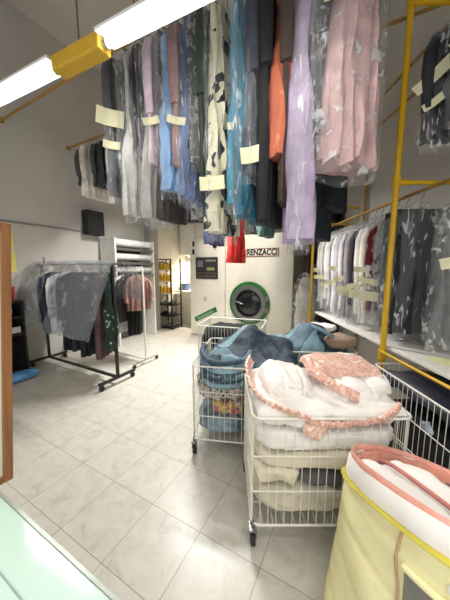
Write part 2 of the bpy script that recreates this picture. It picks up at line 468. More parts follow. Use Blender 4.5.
R2U, R2Z = 4.1, 3.45
T = thing('hanging_rail', 'short ochre rail hidden behind the garments in front of the cream machine', 'clothes rail', RP(R2U, -3.55, R2Z), RZ)
part('tube', OCHRE, T, lambda m: m.tube([(0, 0, 0), (2.3, 0, 0)], 0.016, 10))
for s in (0.5, 1.9):
    part('ceiling_rod', OCHRE, T, lambda m: m.tube([(s, 0, 0.01), (s, 0, CZ - R2Z - 0.001)], 0.008, 8))

PAT_CREAM = blotch('cream_black_blotch', [(0.0, (30, 34, 36)), (0.42, (226, 220, 190)), (0.6, (214, 206, 170)), (0.66, (40, 48, 50))], 5.5)
PAT_CORAL = blotch('coral_red_motif', [(0.0, (150, 52, 44)), (0.36, (186, 104, 76)), (0.62, (204, 130, 96))], 5.0)
PAT_DARKFL = blotch('dark_floral', [(0.0, (44, 40, 54)), (0.52, (70, 64, 84)), (0.62, (150, 140, 150))], 16.0)
PAT_GREY = blotch('grey_speckle', [(0.0, (70, 70, 74)), (0.5, (120, 118, 120)), (0.6, (48, 48, 52))], 14.0)
PAT_GREENFL = blotch('dark_green_white_flowers', [(0.0, (206, 214, 208)), (0.16, (96, 128, 110)), (0.26, (30, 50, 42))], 13.0, 'dots')
PAT_MAROON = blotch('maroon_white_shirt', [(0.0, (120, 26, 40)), (0.48, (120, 26, 40)), (0.5, (222, 214, 210))], 4.0)

def over(px, yb, kind, w, t, mat, label, cat='garment', bag=True, tagpx=(), du=R1U, z=RAILZ, rz=62, group='bagged garments on the overhead rail', **kw):
    p = at_plane(px, 120, DU, du); dist = math.hypot(p.x, p.y)
    b = at_plane(px, yb, DU, du); L = z - b.z - 0.15 - (0.05 if bag else 0)
    tags = []
    for (ty, tx, tw, th, tilt) in tagpx:
        q = at_plane(px, ty, DU, du); tags.append((z - q.z, None, tw, th, tilt))
    return hang(kw.pop('name', 'bagged_garment' if bag else 'hanging_garment'), label, cat, group, (p.x, p.y, z - 0.016), math.radians(rz), kind, w, t, L, mat, bag=bag, tags=tags, seed=px * 0.13, **kw)
C = cloth_mat
over(127, 204, 'jacket', .46, .09, C((74, 76, 78)), 'dark grey jacket in film with two cream tickets, leftmost of the front overhead row', 'jacket', tagpx=((131, -.13, .24, .15, .12), (156, -.16, .15, .07, .1)))
over(142, 222, 'dress', .50, .10, C((196, 194, 190)), 'long pale grey dress in film, second from the left in the front row', 'dress')
over(152, 170, 'jacket', .40, .06, C((34, 34, 40)), 'short black jacket in clear film between the two long pale grey garments', 'jacket')
over(158, 224, 'dress', .44, .07, C((170, 168, 164)), 'long silver grey gown in clear film left of the charcoal skirt', 'dress')
over(164, 176, 'shirt', .40, .06, C((206, 186, 196)), 'pale pink shirt in clear film with cream ticket, left of the light blue dress', 'shirt', tagpx=((133, -.1, .14, .06, -.2),))
over(170, 221, 'skirt', .40, .05, C((62, 56, 54)), 'long charcoal brown skirt hanging below the pale pink shirt', 'skirt', bag=False)
over(178, 199, 'dress', .44, .10, C((128, 164, 208)), 'light blue pleated dress in clear film with a short hem', 'dress', folds=9)
over(188, 171, 'jacket', .40, .07, C((146, 112, 112)), 'dusty brown jacket with cream ticket beside the light blue dress', 'jacket', tagpx=((133, -.1, .15, .06, .2),), bag=False)
over(196, 207, 'skirt', .48, .07, C((88, 106, 150)), 'slate blue pleated skirt below the dusty brown jacket', 'skirt', folds=10)
over(206, 174, 'jacket', .40, .08, PAT_GREY, 'grey speckled jacket in shiny clear film above the navy dress', 'jacket')
over(213, 183, 'coat', .40, .05, C((48, 62, 54)), 'dark green coat pressed behind the grey speckled jacket', 'coat', bag=False)
over(223, 238, 'dress', .46, .09, PAT_CREAM, 'cream dress with black blotches in clear film, cream ticket low on it', 'dress', tagpx=((191, -.14, .19, .10, -.06),), flen=None)
over(240, 211, 'dress', .30, .07, C((40, 150, 186)), 'bright turquoise long dress in clear film with cream ticket', 'dress', tagpx=((135, -.08, .10, .05, -.15),))
over(251, 226, 'skirt', .52, .08, C((36, 98, 122)), 'long teal pleated skirt right of the turquoise dress', 'skirt', folds=11)
over(260, 186, 'coat', .42, .09, C((62, 64, 76)), 'slate coat in shiny clear film with a wide cream ticket', 'coat', tagpx=((165, -.1, .16, .11, -.1),))
over(272, 222, 'coat', .46, .09, C((28, 26, 30)), 'long black coat without film, left of the coral dress', 'coat', bag=False)
over(285, 163, 'dress', .46, .09, PAT_CORAL, 'coral orange dress with a red motif, left of the lilac gown', 'dress', bag=False)
over(290, 206, 'coat', .40, .05, C((70, 56, 50)), 'long brown coat showing beneath the coral dress', 'coat', bag=False)
over(303, 246, 'dress', .50, .13, C((178, 162, 190)), 'long lilac gown in clear film, reaching lowest of the overhead row', 'dress', folds=5, rz=72)
over(318, 152, 'dress', .40, .07, PAT_DARKFL, 'short dark floral dress in shiny film between the lilac and pink gowns', 'dress')
over(347, 172, 'puffy', .40, .20, C((202, 168, 168)), 'puffy pink ruffled gown in a wide clear bag, right end of the front row', 'gown', tagpx=((18, -.08, .15, .075, -.2),), rz=20, filmm=BAGFILM, folds=6, fk=.25, bagw=.07)
G0 = 'jackets at the left end of the far overhead rail'
for (px, yb, w, t, col, lab, cat) in [(87, 189, .46, .08, (66, 66, 62), 'olive grey jacket, leftmost on the far overhead rail', 'jacket'),
        (95, 200, .56, .13, (206, 200, 186), 'cream coat hanging above the black wall speaker', 'coat'),
        (103, 190, .48, .09, (60, 70, 64), 'dark green jacket right of the cream coat', 'jacket'),
        (111, 188, .48, .09, (44, 44, 46), 'black jacket right of the dark green jacket, above the rack', 'jacket'),
        (118, 196, .44, .07, (214, 214, 212), 'white shirt right of the black jacket on the far rail', 'shirt')]:
    over(px, yb, 'jacket', w, t, C(col), lab, cat, bag=(px > 112), du=R0U, group=G0, name='hanging_garment')
GD = 'dark coats at the right of the far overhead rail'
over(325, 238, 'coat', .46, .10, C((34, 42, 50)), 'long dark slate coat behind the lilac gown', 'coat', bag=False, du=R0U, group=GD, rz=50)
over(339, 208, 'coat', .46, .12, C((28, 36, 40)), 'dark teal coat beneath the pink gown, right of the dark slate coat', 'coat', bag=False, du=R0U, group=GD, rz=50)
GL = 'garments hanging low in front of the cream machine'
for (px, yb, kind, w, col, lab, cat) in [(182, 219, 'coat', .55, (24, 24, 28), 'black coat below the light blue dress', 'coat'),
        (199, 221, 'coat', .5, (30, 28, 30), 'black jacket below the slate blue skirt', 'jacket'),
        (214, 244, 'skirt', .62, (26, 34, 66), 'navy blue skirt hanging over the machine control panel', 'skirt'),
        (237, 262, 'skirt', .62, (206, 44, 38), 'bright red pleated skirt hanging over the machine front', 'skirt'),
        (268, 236, 'skirt', .6, (86, 124, 112), 'grey green skirt below the long black coat', 'skirt'),
        (258, 232, 'skirt', .5, (20, 22, 24), 'black skirt left of the grey green skirt', 'skirt')]:
    over(px, yb, kind, w, .10, C(col), lab, cat, bag=False, du=R2U, z=R2Z, group=GL, folds=7)

# ------------------------------------------------------------------ right rack
SX, SZ = 1.45, 0.95
T = thing('clothes_rack', 'yellow tubular rack along the right wall carrying rails and shelf', 'clothes rack', (SX, 2.2, 0))
ZT = 3.72
part('pole', YELLOW, T, lambda m: m.tube([(0, 0, 0), (0, 0, CZ - 0.002)], 0.024, 14))
part('pole', YELLOW, T, lambda m: m.tube([(0, 1.95, 0), (0, 1.95, 2.62)], 0.022, 14))
part('pole', YELLOW, T, lambda m: m.tube([(0, -2.4, 0), (0, -2.4, CZ - 0.002)], 0.024, 14))
part('wall_post', OCHRE, T, lambda m: m.tube([(0.67, 1.7, 0), (0.67, 1.7, CZ - 0.002)], 0.022, 10))
WX = RW - SX - 0.003
for (y, z) in ((0, 2.37), (0, 3.70), (1.95, 2.62), (1.95, 2.36), (-2.4, 2.37), (-2.4, 3.70)):
    part('crossbar', YELLOW, T, lambda m: m.tube([(0, y, z), (WX, y, z)], 0.018, 12))
    part('joint', YELLOW, T, lambda m: (m.tube([(0, y, z - 0.045), (0, y, z + 0.045)], 0.032, 12), m.tube([(0.01, y, z), (0.075, y, z)], 0.026, 12)))
for (x, z, y1) in ((0.30, 2.335, 2.0), (0.41, 3.665, 2.3), (0.64, 3.56, 2.3)):
    part('rail', OCHRE, T, lambda m: m.tube([(x, -2.5, z), (x, y1, z)], 0.015, 10))
for y in (0.0, 1.95):
    part('joint', YELLOW, T, lambda m: m.tube([(0, y, SZ - 0.13), (0, y, SZ - 0.045)], 0.036, 12))
part('shelf_edge_bar', YELLOW, T, lambda m: m.tube([(-0.028, -2.5, SZ - 0.05), (-0.028, -0.03, SZ - 0.05)], 0.012, 10))
T = thing('wall_shelf', 'long white shelf board under the bagged shirts on the right', 'shelf', (SX, 2.2, SZ))
part('board', WHITEP, T, lambda m: m.box((0.36, -0.32, -0.016), (0.66, 4.3, 0.03)), smooth=False, bevel=0.004)
part('back_lip', WHITEP, T, lambda m: m.box((0.69, -0.32, 0.03), (0.02, 4.3, 0.08)), smooth=False)
for k in range(4):
    part('bracket', plain('grey_bracket', (130, 128, 122)), T, lambda m: (m.box((0.36, -2.2 + 1.3 * k, -0.045), (0.62, 0.03, 0.025)), m.box((0.705, -2.2 + 1.3 * k, -0.15), (0.02, 0.03, 0.24))), smooth=False)

GS = 'bagged shirts on the lower right rail'
shirts = [('white shirt in film, furthest back on the lower right rail', (208, 204, 202)), ('second white shirt from the far end of the lower right rail', (198, 196, 196)),
          ('cream shirt in film, third from the far end of the lower rail', (214, 206, 190)), ('pale grey shirt in film, fourth from the far end of the lower rail', (180, 180, 184)),
          ('white shirt in film left of the lavender shirt', (216, 212, 208)), ('lavender shirt in film among the white shirts', (178, 168, 182)),
          ('white shirt in film right of the lavender shirt', (206, 202, 200)), ('dusky grey blouse in film left of the black jacket', (150, 140, 144)),
          ('black jacket in film amid the shirts on the right rail', (52, 50, 58)), ('white shirt in film just right of the black jacket', (216, 212, 206)),
          ('ivory blouse in film left of the maroon shirt', (222, 214, 200)), ('maroon and white shirt in film next to the yellow pole', None)]
for i, (lab, col) in enumerate(shirts):
    y = 4.02 - i * 0.128
    m = PAT_MAROON if col is None else C(col)
    tg = ((0.68 + 0.24 * ((i * 7) % 5) / 4, -.25, .15 + .05 * (i % 2), .06, 0.22 * ((i % 3) - 1)), ) if i not in (3, 8) else ()
    if i in (7, 9, 11): tg += ((.96, -.22, .20, .10, .05),)
    hang('bagged_garment', lab, 'blouse' if 'blouse' in lab else 'jacket' if 'jacket' in lab else 'shirt', GS, (SX + 0.30, y, 2.335 - 0.016), math.radians(random.uniform(-14, 4)), 'shirt', .44, .075, 1.06 + 0.1 * math.sin(i * 2.1), m, tags=tg, seed=i * 2.7 + 1, flen=1.22 + 0.04 * math.sin(i))
hang('bagged_garment', 'long black gown in clear film hanging right of the near yellow pole', 'gown', 'gowns hanging right of the near yellow pole', (SX + 0.30, 2.30, 2.319), 0.0, 'trousers', .80, .12, 1.12, C((30, 29, 32)), seed=3.3, folds=5, flen=1.2)
hang('bagged_garment', 'black trousers in clear film behind the long black gown', 'trousers', 'gowns hanging right of the near yellow pole', (SX + 0.28, 2.46, 2.319), 0.05, 'trousers', .62, .08, 1.10, C((38, 36, 40)), seed=5.3, folds=4, flen=1.2)
hang('bagged_garment', 'grey dress in thick cloudy film at the right picture edge', 'dress', 'gowns hanging right of the near yellow pole', (SX + 0.42, 1.93, 2.319), -.2, 'dress', .42, .12, 1.1, C((112, 114, 116)), seed=8.1, tags=((.62, -.14, .17, .085, -.25),), filmm=BAGFILM, flen=1.22)
GU = 'bagged suits on the upper right rail'
hang('bagged_garment', 'black suit in film with cream ticket, left of the upper right pair', 'suit', GU, (SX + 0.37, 2.12, 3.649), math.radians(-8), 'coat', .46, .10, .84, C((44, 46, 52)), seed=11.2, tags=((.52, -.20, .34, .09, -.6), (.74, -.22, .13, .06, -.4)), flen=.93)
hang('bagged_garment', 'mauve jacket in film between the two black suits at upper right', 'jacket', GU, (SX + 0.45, 1.99, 3.649), math.radians(-8), 'jacket', .40, .06, .80, C((128, 108, 114)), seed=14.2, flen=.84)
hang('bagged_garment', 'black suit in film with tilted ticket, at the upper right edge', 'suit', GU, (SX + 0.37, 1.86, 3.649), math.radians(-8), 'coat', .46, .10, .80, C((36, 38, 44)), seed=17.2, tags=((.46, -.20, .24, .09, -.6),), flen=.88)

# ------------------------------------------------------------------ dry cleaning machine
MO = RP(4.98, -3.62); MW, MH, MD = 2.50, 2.36, 1.25
def mf(px, py):      # photo point on the machine's front -> local x, z
    p = at_plane(px, py, DU, 4.98); return uv(p)[1] + 3.62, p.z
T = thing('dry_cleaning_machine', 'large cream dry cleaning machine with green ringed porthole door', 'dry cleaning machine', MO, RZ)
xd = mf(225, 280)[0]
part('control_cabinet', CREAMP, T, lambda m: m.box((xd / 2 - .003, MD / 2, MH / 2 - .015), (xd - .006, MD, MH - .07)), smooth=False, bevel=.012)
part('drum_housing', CREAMP, T, lambda m: m.box(((xd + MW) / 2 + .003, MD / 2, MH / 2 + .02), (MW - xd - .006, MD, MH - .04)), smooth=False, bevel=.012)
part('plinth', BLACKM, T, lambda m: m.box((MW / 2, MD / 2 + .03, .03), (MW - .1, MD - .12, .06)), smooth=False)
cx, cz = mf(249.5, 303)
def ringp(m, r0, r1, y0, y1, n=48):
    pr = [(r0, y0), (r1, y0), (r1, y1), (r0, y1), (r0, y0)]
    m.rings([[(cx + r * math.cos(2 * PI * k / n), y, cz + r * math.sin(2 * PI * k / n)) for k in range(n)] for r, y in pr], False, False)
GREEN = plain('green_enamel', (44, 118, 48), .35)
D = part('porthole_door', GREEN, T, lambda m: ringp(m, .365, .465, -.05, -.001), smooth=True)
part('steel_ring', STEEL, D, lambda m: (ringp(m, .295, .395, -.085, -.0505)))
part('gasket', BLACKP, D, lambda m: ringp(m, .272, .300, -.095, -.03))
gl, gnt, gout = new_mat('dark_door_glass')
gb = N(gnt, 'ShaderNodeBsdfPrincipled', Roughness=.06); gb.inputs['Base Color'].default_value = lin((34, 36, 38))
gnt.links.new(gb.outputs[0], gout.inputs['Surface'])
def dome(m):
    n = 32; rr = []
    for i in range(7):
        a = i / 6 * PI / 2; r = .28 * math.cos(a) + .002
        rr.append([(cx + r * math.cos(2 * PI * k / n), -.04 - .05 * math.sin(a), cz + r * math.sin(2 * PI * k / n)) for k in range(n)])
    m.rings(rr, False, True)
part('glass', gl, D, dome)
part('handle', STEEL, D, lambda m: (m.tube([(cx - .30, -.10, cz + .03), (cx - .22, -.115, cz + .02), (cx - .12, -.11, cz - .02)], .018, 10), m.cyl((cx - .31, -.06, cz + .03), (cx - .31, -.11, cz + .03), .025)))
for hz in (-.12, .12): part('hinge', STEEL, D, lambda m: m.box((cx + .41, -.07, cz + hz), (.06, .05, .1)), smooth=False)
x0, z0 = mf(196, 257.5); x1, z1 = mf(218, 279)
PC = ((x0 + x1) / 2, (z0 + z1) / 2); PWd, PHt = x1 - x0, z0 - z1
P = part('control_panel', plain('panel_black', (50, 47, 46), .4), T, lambda m: m.box((PC[0], -.012, PC[1]), (PWd, .022, PHt)), smooth=False, bevel=.004)
part('display', plain('olive_lcd', (150, 156, 104), .3), P, lambda m: m.box((PC[0] + PWd * .2, -.026, PC[1] - .02), (PWd * .34, .006, PHt * .14)), smooth=False)
part('display', plain('grey_lcd', (112, 116, 120), .3), P, lambda m: m.box((PC[0] - PWd * .28, -.026, PC[1] + PHt * .2), (PWd * .26, .006, PHt * .3)), smooth=False)
part('label_strip', plain('grey_print', (150, 146, 140), .6), P, lambda m: m.box((PC[0] + PWd * .2, -.025, PC[1] + PHt * .34), (PWd * .45, .005, PHt * .07)), smooth=False)
for k in range(8):
    part('button', plain('brown_button', (120, 84, 74), .5), P, lambda m: m.box((PC[0] - PWd * .40 + PWd * .114 * k, -.027, PC[1] - PHt * .24), (PWd * .06, .01, PHt * .07)), smooth=False)
    part('button', plain('grey_button', (120, 118, 116), .5), P, lambda m: m.box((PC[0] - PWd * .40 + PWd * .114 * k, -.027, PC[1] - PHt * .38), (PWd * .06, .01, PHt * .05)), smooth=False)
kx, kz = mf(215, 246)
part('knob', BLACKP, T, lambda m: (m.cyl((kx, -.001, kz), (kx, -.03, kz), .05, 20), m.cyl((kx, -.03, kz), (kx, -.06, kz), .028, 16)))
for yy in (244, 252):
    sx, sz = mf(193.6, yy)
    part('latch', BLACKM, T, lambda m: m.box((sx, -.012, sz), (.05, .022, .12)), smooth=False, bevel=.004)
ex, ez = mf(205, 299)
def emb(m):
    n = 24
    m.rings([[(ex + r * .7 * math.cos(2 * PI * k / n), y, ez + r * math.sin(2 * PI * k / n)) for k in range(n)] for r, y in [(.055, -.001), (.055, -.007), (.042, -.007), (.042, -.001)]], False, False)
    m.box((ex, -.004, ez), (.012, .006, .06))
part('emblem', plain('grey_print', (150, 146, 140)), T, emb, smooth=False)
(ga, gb), (gc, gd) = mf(195.5, 319.5), mf(216.5, 309)
gx, gz = (ga + gc) / 2, (gb + gd) / 2; gL = math.hypot(gc - ga, gd - gb); gR = Matrix.Rotation(-math.atan2(gd - gb, gc - ga), 3, 'Y')
GBN = part('green_banner', plain('green_print', (30, 116, 62), .5), T, lambda m: m.box((gx, -.006, gz), (gL, .009, .115), gR), smooth=False)
GW = plain('white_print', (200, 220, 206), .6)
def marks(m):
    for k in range(17):
        c = Vector((gx, -.0125, gz)) + gR @ Vector(((-.36 + .045 * k) * gL, 0, -.008 + (.012 if k % 3 == 0 else 0)))
        m.box(c, (.010, .003, .034 + (.03 if k == 0 else .016 if k % 4 == 1 else 0)), gR @ Matrix.Rotation(.3, 3, 'Y'))
    m.box(Vector((gx, -.0125, gz)) + gR @ Vector((-.02, 0, -.024)), (gL * .72, .003, .008), gR)
part('white_lettering', GW, GBN, marks, smooth=False)
lx, lz = mf(262, 252.5)
fr = part('nameplate', plain('plate_maroon', (120, 40, 44), .5), T, lambda m: m.box((lx, -.006, lz), (.72, .01, .17)), smooth=False)
part('nameplate_face', CREAMP, fr, lambda m: m.box((lx, -.012, lz), (.69, .006, .14)), smooth=False)
text_part('lettering', 'RENZACCI', .17, BLACKP, fr, (lx, -.018, lz), (PI / 2, 0, 0), .003, .66, .006)
rx_, rz_ = mf(244, 253)
def logo(m):
    n = 24
    for r0, r1 in ((.045, .07), (.0, .02)):
        pr = [(r0 + .0001, -.002), (r1, -.002), (r1, -.014), (r0 + .0001, -.014)]
        m.rings([[(rx_ + r * math.cos(2 * PI * k / n), y, rz_ + r * math.sin(2 * PI * k / n)) for k in range(n)] for r, y in pr], False, False)
    for k in range(8):
        a = k * PI / 4; m.box((rx_ + .085 * math.cos(a), -.008, rz_ + .085 * math.sin(a)), (.03, .011, .03), Matrix.Rotation(-a, 3, 'Y'))
part('red_emblem', plain('red_print', (186, 44, 44), .5), T, logo, smooth=False)

# ------------------------------------------------------------------ wire carts
def make_caster(parent, x, y, top, turn=0.3):
    c = MB(); y -= .012; c.box((x, y, top - .012), (.045, .06, .012))
    for sg in (-1, 1): c.box((x + sg * .019, y + .01, top - .05), (.005, .036, .075))
    c.cyl((x, y, top), (x, y, top + .03), .010, 10)
    k = obj('caster', c, STEEL, parent, smooth=False)
    w = MB(); w.cyl((x - .013, y + .018, .040), (x + .013, y + .018, .040), .040, 22); w.cyl((x - .017, y + .018, .040), (x + .017, y + .018, .040), .012, 10)
    obj('wheel', w, RUBBER, k)
def make_cart(label, loc, rz, w, d, h=.83, zb=.165, pitch=.045):
    T = thing('wire_laundry_cart', label, 'laundry cart', loc, rz, None)
    x, y = w / 2, d / 2
    def rr(z, off=0):
        r = .05; pts = []
        for (cx_, cy_, a0) in ((x - r, y - r, 0), (-x + r, y - r, PI / 2), (-x + r, -y + r, PI), (x - r, -y + r, 1.5 * PI)):
            for i in range(5): a = a0 + i / 4 * PI / 2; pts.append((cx_ + r * math.cos(a), cy_ + r * math.sin(a), z))
        return pts
    part('rim', WHITEWIRE, T, lambda m: m.tube(rr(h), .0075, 8, True))
    part('lower_frame', WHITEWIRE, T, lambda m: m.tube(rr(zb), .0075, 8, True))
    for sx in (-1, 1):
        for sy in (-1, 1):
            part('post', WHITEWIRE, T, lambda m: m.tube([(sx * (x - .004), sy * (y - .045), zb), (sx * (x - .004), sy * (y - .045), h)], .0075, 8))
            make_caster(T, sx * (x - .012), sy * (y - .03), zb - .02)
    for sy in (-1, 1):
        def pan(m):
            n = int(w / pitch)
            for i in range(1, n):
                xx = -x + w * i / n; m.tube([(xx, sy * y, zb), (xx, sy * y, h)], .0024, 5)
            for z in (zb + (h - zb) * .33, zb + (h - zb) * .66): m.tube([(-x + .004, sy * y, z), (x - .004, sy * y, z)], .0042, 6)
        part('wire_panel', WHITEWIRE, T, pan)
    for sx in (-1, 1):
        def pan(m):
            n = int(d / pitch)
            for i in range(1, n):
                yy = -y + d * i / n; m.tube([(sx * x, yy, zb), (sx * x, yy, h)], .0024, 5)
            for z in (zb + (h - zb) * .33, zb + (h - zb) * .66): m.tube([(sx * x, -y + .004, z), (sx * x, y - .004, z)], .0042, 6)
        part('wire_panel', WHITEWIRE, T, pan)
    def base(m):
        n = int(w / .06)
        for i in range(1, n): xx = -x + w * i / n; m.tube([(xx, -y, zb), (xx, y, zb)], .0028, 5)
        for k in (-.25, .25): m.tube([(-x, k * d, zb - .004), (x, k * d, zb - .004)], .004, 6)
    part('wire_base', WHITEWIRE, T, base)
    return T
C1 = (.60, 1.565); C1W, C1D = .89, .60
make_cart('white wire laundry cart in front holding the white and pink duvet', (C1[0], C1[1], 0), 0, C1W, C1D)
C2A = math.radians(-8)
C2 = Vector((.01, 2.40, 0)); C2W, C2D = .48, .86
make_cart('white wire laundry cart at centre left holding patterned laundry', C2, C2A, C2W, C2D)
C3 = Vector((.86, 2.66, 0))
make_cart('white wire laundry cart behind the white duvet holding the blue duvet', C3, math.radians(-6), .94, .62)
C4 = Vector((.12, 3.55, 0))
make_cart('white wire laundry cart before the machine holding black clothes', C4, math.radians(-16), .90, .60, .86)
C5 = Vector((1.54, 1.63, 0))
make_cart('white wire laundry cart under the shelf at the right edge', C5, 0, .50, .86)

def strip(pts, r, rx, n=12): return lambda m: m.tube([Vector(p) for p in smooth_pts(pts)], r, n, rx=rx)
def smooth_pts(pts, k=6):
    pts = [Vector(p) for p in pts]; out = []
    for i in range(len(pts) - 1):
        p0 = pts[max(i - 1, 0)]; p1 = pts[i]; p2 = pts[i + 1]; p3 = pts[min(i + 2, len(pts) - 1)]
        for j in range(k):
            t = j / k
            out.append(0.5 * ((2 * p1) + (-p0 + p2) * t + (2 * p0 - 5 * p1 + 4 * p2 - p3) * t * t + (-p0 + 3 * p1 - 3 * p2 + p3) * t ** 3))
    out.append(pts[-1]); return out
WD = fabric('white_duvet', (236, 232, 226), .8, .03, 5, .35, 9)
CREAM = fabric('cream_quilt', (220, 212, 190), .85, .05, 5, .4, 12)
BEIGE = fabric('beige_quilt', (206, 198, 180), .85, .07, 6, .5, 14)
GREYC = fabric('dark_grey_cloth', (92, 88, 90), .9, .1, 6, .4, 14)
PINKF = blotch('pink_floral_satin', [(0.0, (240, 224, 214)), (0.42, (230, 192, 174)), (0.54, (214, 158, 140)), (0.66, (242, 224, 214))], 26, 'noise', .4, 'LINEAR', .4)
PINKS = fabric('salmon_satin', (224, 158, 140), .42, .08, 6, .45, 24)
NAVY = fabric('navy_satin', (22, 24, 38), .5, .2, 4, .3, 8)
BLACKC = fabric('black_cloth', (18, 18, 20), .9, .2, 6, .3, 10)
PLAID = plaid_mat()

def lump(name, label, cat, loc, size, mat, rz=0.0, group=None, **kw):
    T = MB(); T.soft((0, 0, 0), size, **kw); o = obj(name, T, mat); o.location = loc; o.rotation_euler = (0, 0, rz); return tag(o, label, cat, group)
def ribbon(m, pts, wdir, width, th=.012, ruff=.006, fr=60):
    sp = smooth_pts(pts, 8); n = len(sp) - 1; wd = Vector(wdir).normalized()
    def fn(u, v):
        f = u * n; i = min(int(f), n - 1); p = sp[i].lerp(sp[i + 1], f - i); t = (sp[i + 1] - sp[i]).normalized()
        w_ = (wd - t * wd.dot(t)).normalized(); nn = t.cross(w_)
        k = ruff * math.sin(fr * u * 2 + 3 * noise.noise(p * 14)) * (.3 + v) + .012 * math.sin(v * PI)
        return p + w_ * ((v - .5) * width) + nn * k
    m.slab(fn, 110, 6, th)
def heap(m, x0, x1, y0, y1, z0, peaks, seed, th=.035, amp=.03, freq=5.0, nu=60, nv=50, edge=.08, dirr=(1, .4), drop=.09):
    def fn(u, v):
        x = x0 + (x1 - x0) * u; y = y0 + (y1 - y0) * v; z = z0
        for (px, py, sx, sy, h) in peaks: z += h * math.exp(-((x - px) / sx) ** 2 - ((y - py) / sy) ** 2)
        sd = Vector((seed, seed * 1.3, seed * .7)); q = Vector((x, y, 0))
        wx = (x * dirr[0] + y * dirr[1]) * freq * 2.2 + 2.2 * noise.noise(q * 3 + sd)
        z += amp * (1 - 2 * abs(math.sin(wx)) ** .7) * (.55 + .6 * noise.noise(q * 3.3 - sd)) + amp * .6 * noise.noise(q * freq * 1.6 + sd)
        e = min(u * (x1 - x0), (1 - u) * (x1 - x0), v * (y1 - y0), (1 - v) * (y1 - y0))
        if e < edge: z -= drop * (1 - math.sqrt(max(0, 1 - (1 - e / edge) ** 2)))
        x += .02 * noise.noise(Vector((y * 6, seed, z))); y += .02 * noise.noise(Vector((x * 6, seed + 3, z)))
        return (x, y, z)
    m.slab(fn, nu, nv, th)
# contents of the front cart, bottom up
x, y = C1
lump('quilt', 'beige quilt folded at the bottom of the front cart', 'quilt', (x, y, .275), (.85, .55, .18), BEIGE, n=32, k=5, amp=.015, freq=9, seed=1, ridge=.01, fold=(.016, 26, .3, .2))
lump('folded_cloth', 'dark grey cloth folded in the middle of the front cart', 'cloth', (x + .10, y - .01, .42), (.62, .53, .10), GREYC, n=26, k=4, amp=.015, freq=8, seed=2, fold=(.014, 22, 1, .4))
lump('blanket', 'cream blanket bunched at left in the front cart beside the dark grey cloth', 'blanket', (x - .27, y - .005, .435), (.30, .54, .125), CREAM, n=26, k=4, amp=.015, freq=8, seed=3, fold=(.014, 24, .8, .4))
lump('blanket', 'cream quilted blanket lying above the dark grey cloth in the front cart', 'blanket', (x, y, .535), (.85, .55, .11), CREAM, n=24, k=4.5, amp=.012, freq=7, seed=4, quilt=(.09, .010))
lump('duvet', 'white quilted duvet just below the rim of the front cart', 'duvet', (x, y, .665), (.86, .565, .15), WD, n=26, k=4.5, amp=.012, freq=7, seed=5, quilt=(.11, .013))
T = thing('duvet', 'white duvet with pink floral border heaped on top of the front cart', 'duvet', (x, y, .76))
def duv(m):
    m.soft((0, .0, .04), (.865, .565, .13), 36, 4.0, .02, 5, 6, .006, quilt=(.17, .016))
    heap(m, -.42, .425, -.275, .28, .115, [(-.2, .1, .2, .2, .07), (.2, .1, .3, .2, .05)], 6, .03, .014, 4, edge=.06, dirr=(.5, 1), drop=.05)
    m.soft((-.19, .04, .125), (.40, .46, .21), 30, 2.5, .025, 5, 7, .006, Matrix.Rotation(.25, 3, 'Y'), quilt=(.13, .013), fold=(.012, 14, 1, .3))
    m.soft((.21, .03, .125), (.50, .46, .17), 30, 3.0, .02, 5, 8, .006, Matrix.Rotation(-.08, 3, 'Y'), quilt=(.14, .013), fold=(.010, 14, .3, 1))
    m.soft((.23, .13, .19), (.42, .28, .13), 24, 3.0, .02, 6, 9, .006, Matrix.Rotation(.1, 3, 'X'), quilt=(.13, .011))
part('cover', WD, T, duv)
for (pts, wd_, w_) in (([(-.14, -.292, .045), (-.05, -.298, .03), (.1, -.298, .035), (.25, -.300, .06), (.33, -.288, .09), (.385, -.25, .12)], (0, -.5, 1), .060),
        ([(-.40, .24, .21), (-.435, .12, .19), (-.425, -.05, .14), (-.36, -.2, .115), (-.26, -.275, .10), (-.14, -.292, .06)], (-.6, -.5, .7), .075),
        ([(-.02, .10, .25), (-.035, -.02, .235), (.01, -.12, .215), (.09, -.19, .18), (.17, -.215, .15)], (-.7, -.3, -.3), .065)):
    part('floral_border', PINKF, T, lambda m: ribbon(m, pts, wd_, w_))
part('corner_flap', PINKF, T, lambda m: m.soft((-.10, -.292, .0), (.13, .016, .11), 12, 2.6, .006, 9, 14, 0, Matrix.Rotation(.7, 3, 'Y')))
part('folded_lining', PINKF, T, lambda m: heap(m, -.03, .43, -.05, .25, .245, [(.15, .15, .2, .15, .03)], 12, .02, .010, 7, 40, 30, .05, (1, 1), .05))
# patterned laundry in the cart at centre left
def in2(a, b, z): p = Matrix.Rotation(C2A, 3, 'Z') @ Vector((a, b, 0)) + C2; return (p.x, p.y, z)
DOTS = blotch('grey_brown_animal_print', [(0.0, (60, 52, 48)), (.25, (130, 120, 110)), (.45, (196, 188, 178))], 38, 'dots')
FLORALS = blotch('bright_floral_print', [(0.0, (70, 64, 56)), (.35, (196, 120, 120)), (.5, (214, 198, 90)), (.58, (120, 150, 100)), (.66, (226, 206, 200))], 16)
BLUEW = fabric('blue_grey_crumple', (120, 140, 152), .6, .25, 10, .6, 18)
lump('laundry_bundle', 'blue grey crumpled laundry at the bottom of the centre left cart', 'laundry', in2(0, 0, .28), (.44, .81, .19), BLUEW, C2A, n=30, k=4.5, amp=.015, freq=9, seed=21, fold=(.02, 26, 1, .5))
lump('laundry_bundle', 'bright floral laundry in the middle of the centre left cart', 'laundry', in2(.06, -.0, .435), (.32, .80, .14), FLORALS, C2A, n=28, k=4.5, amp=.015, freq=9, seed=22, fold=(.016, 24, 1, .5))
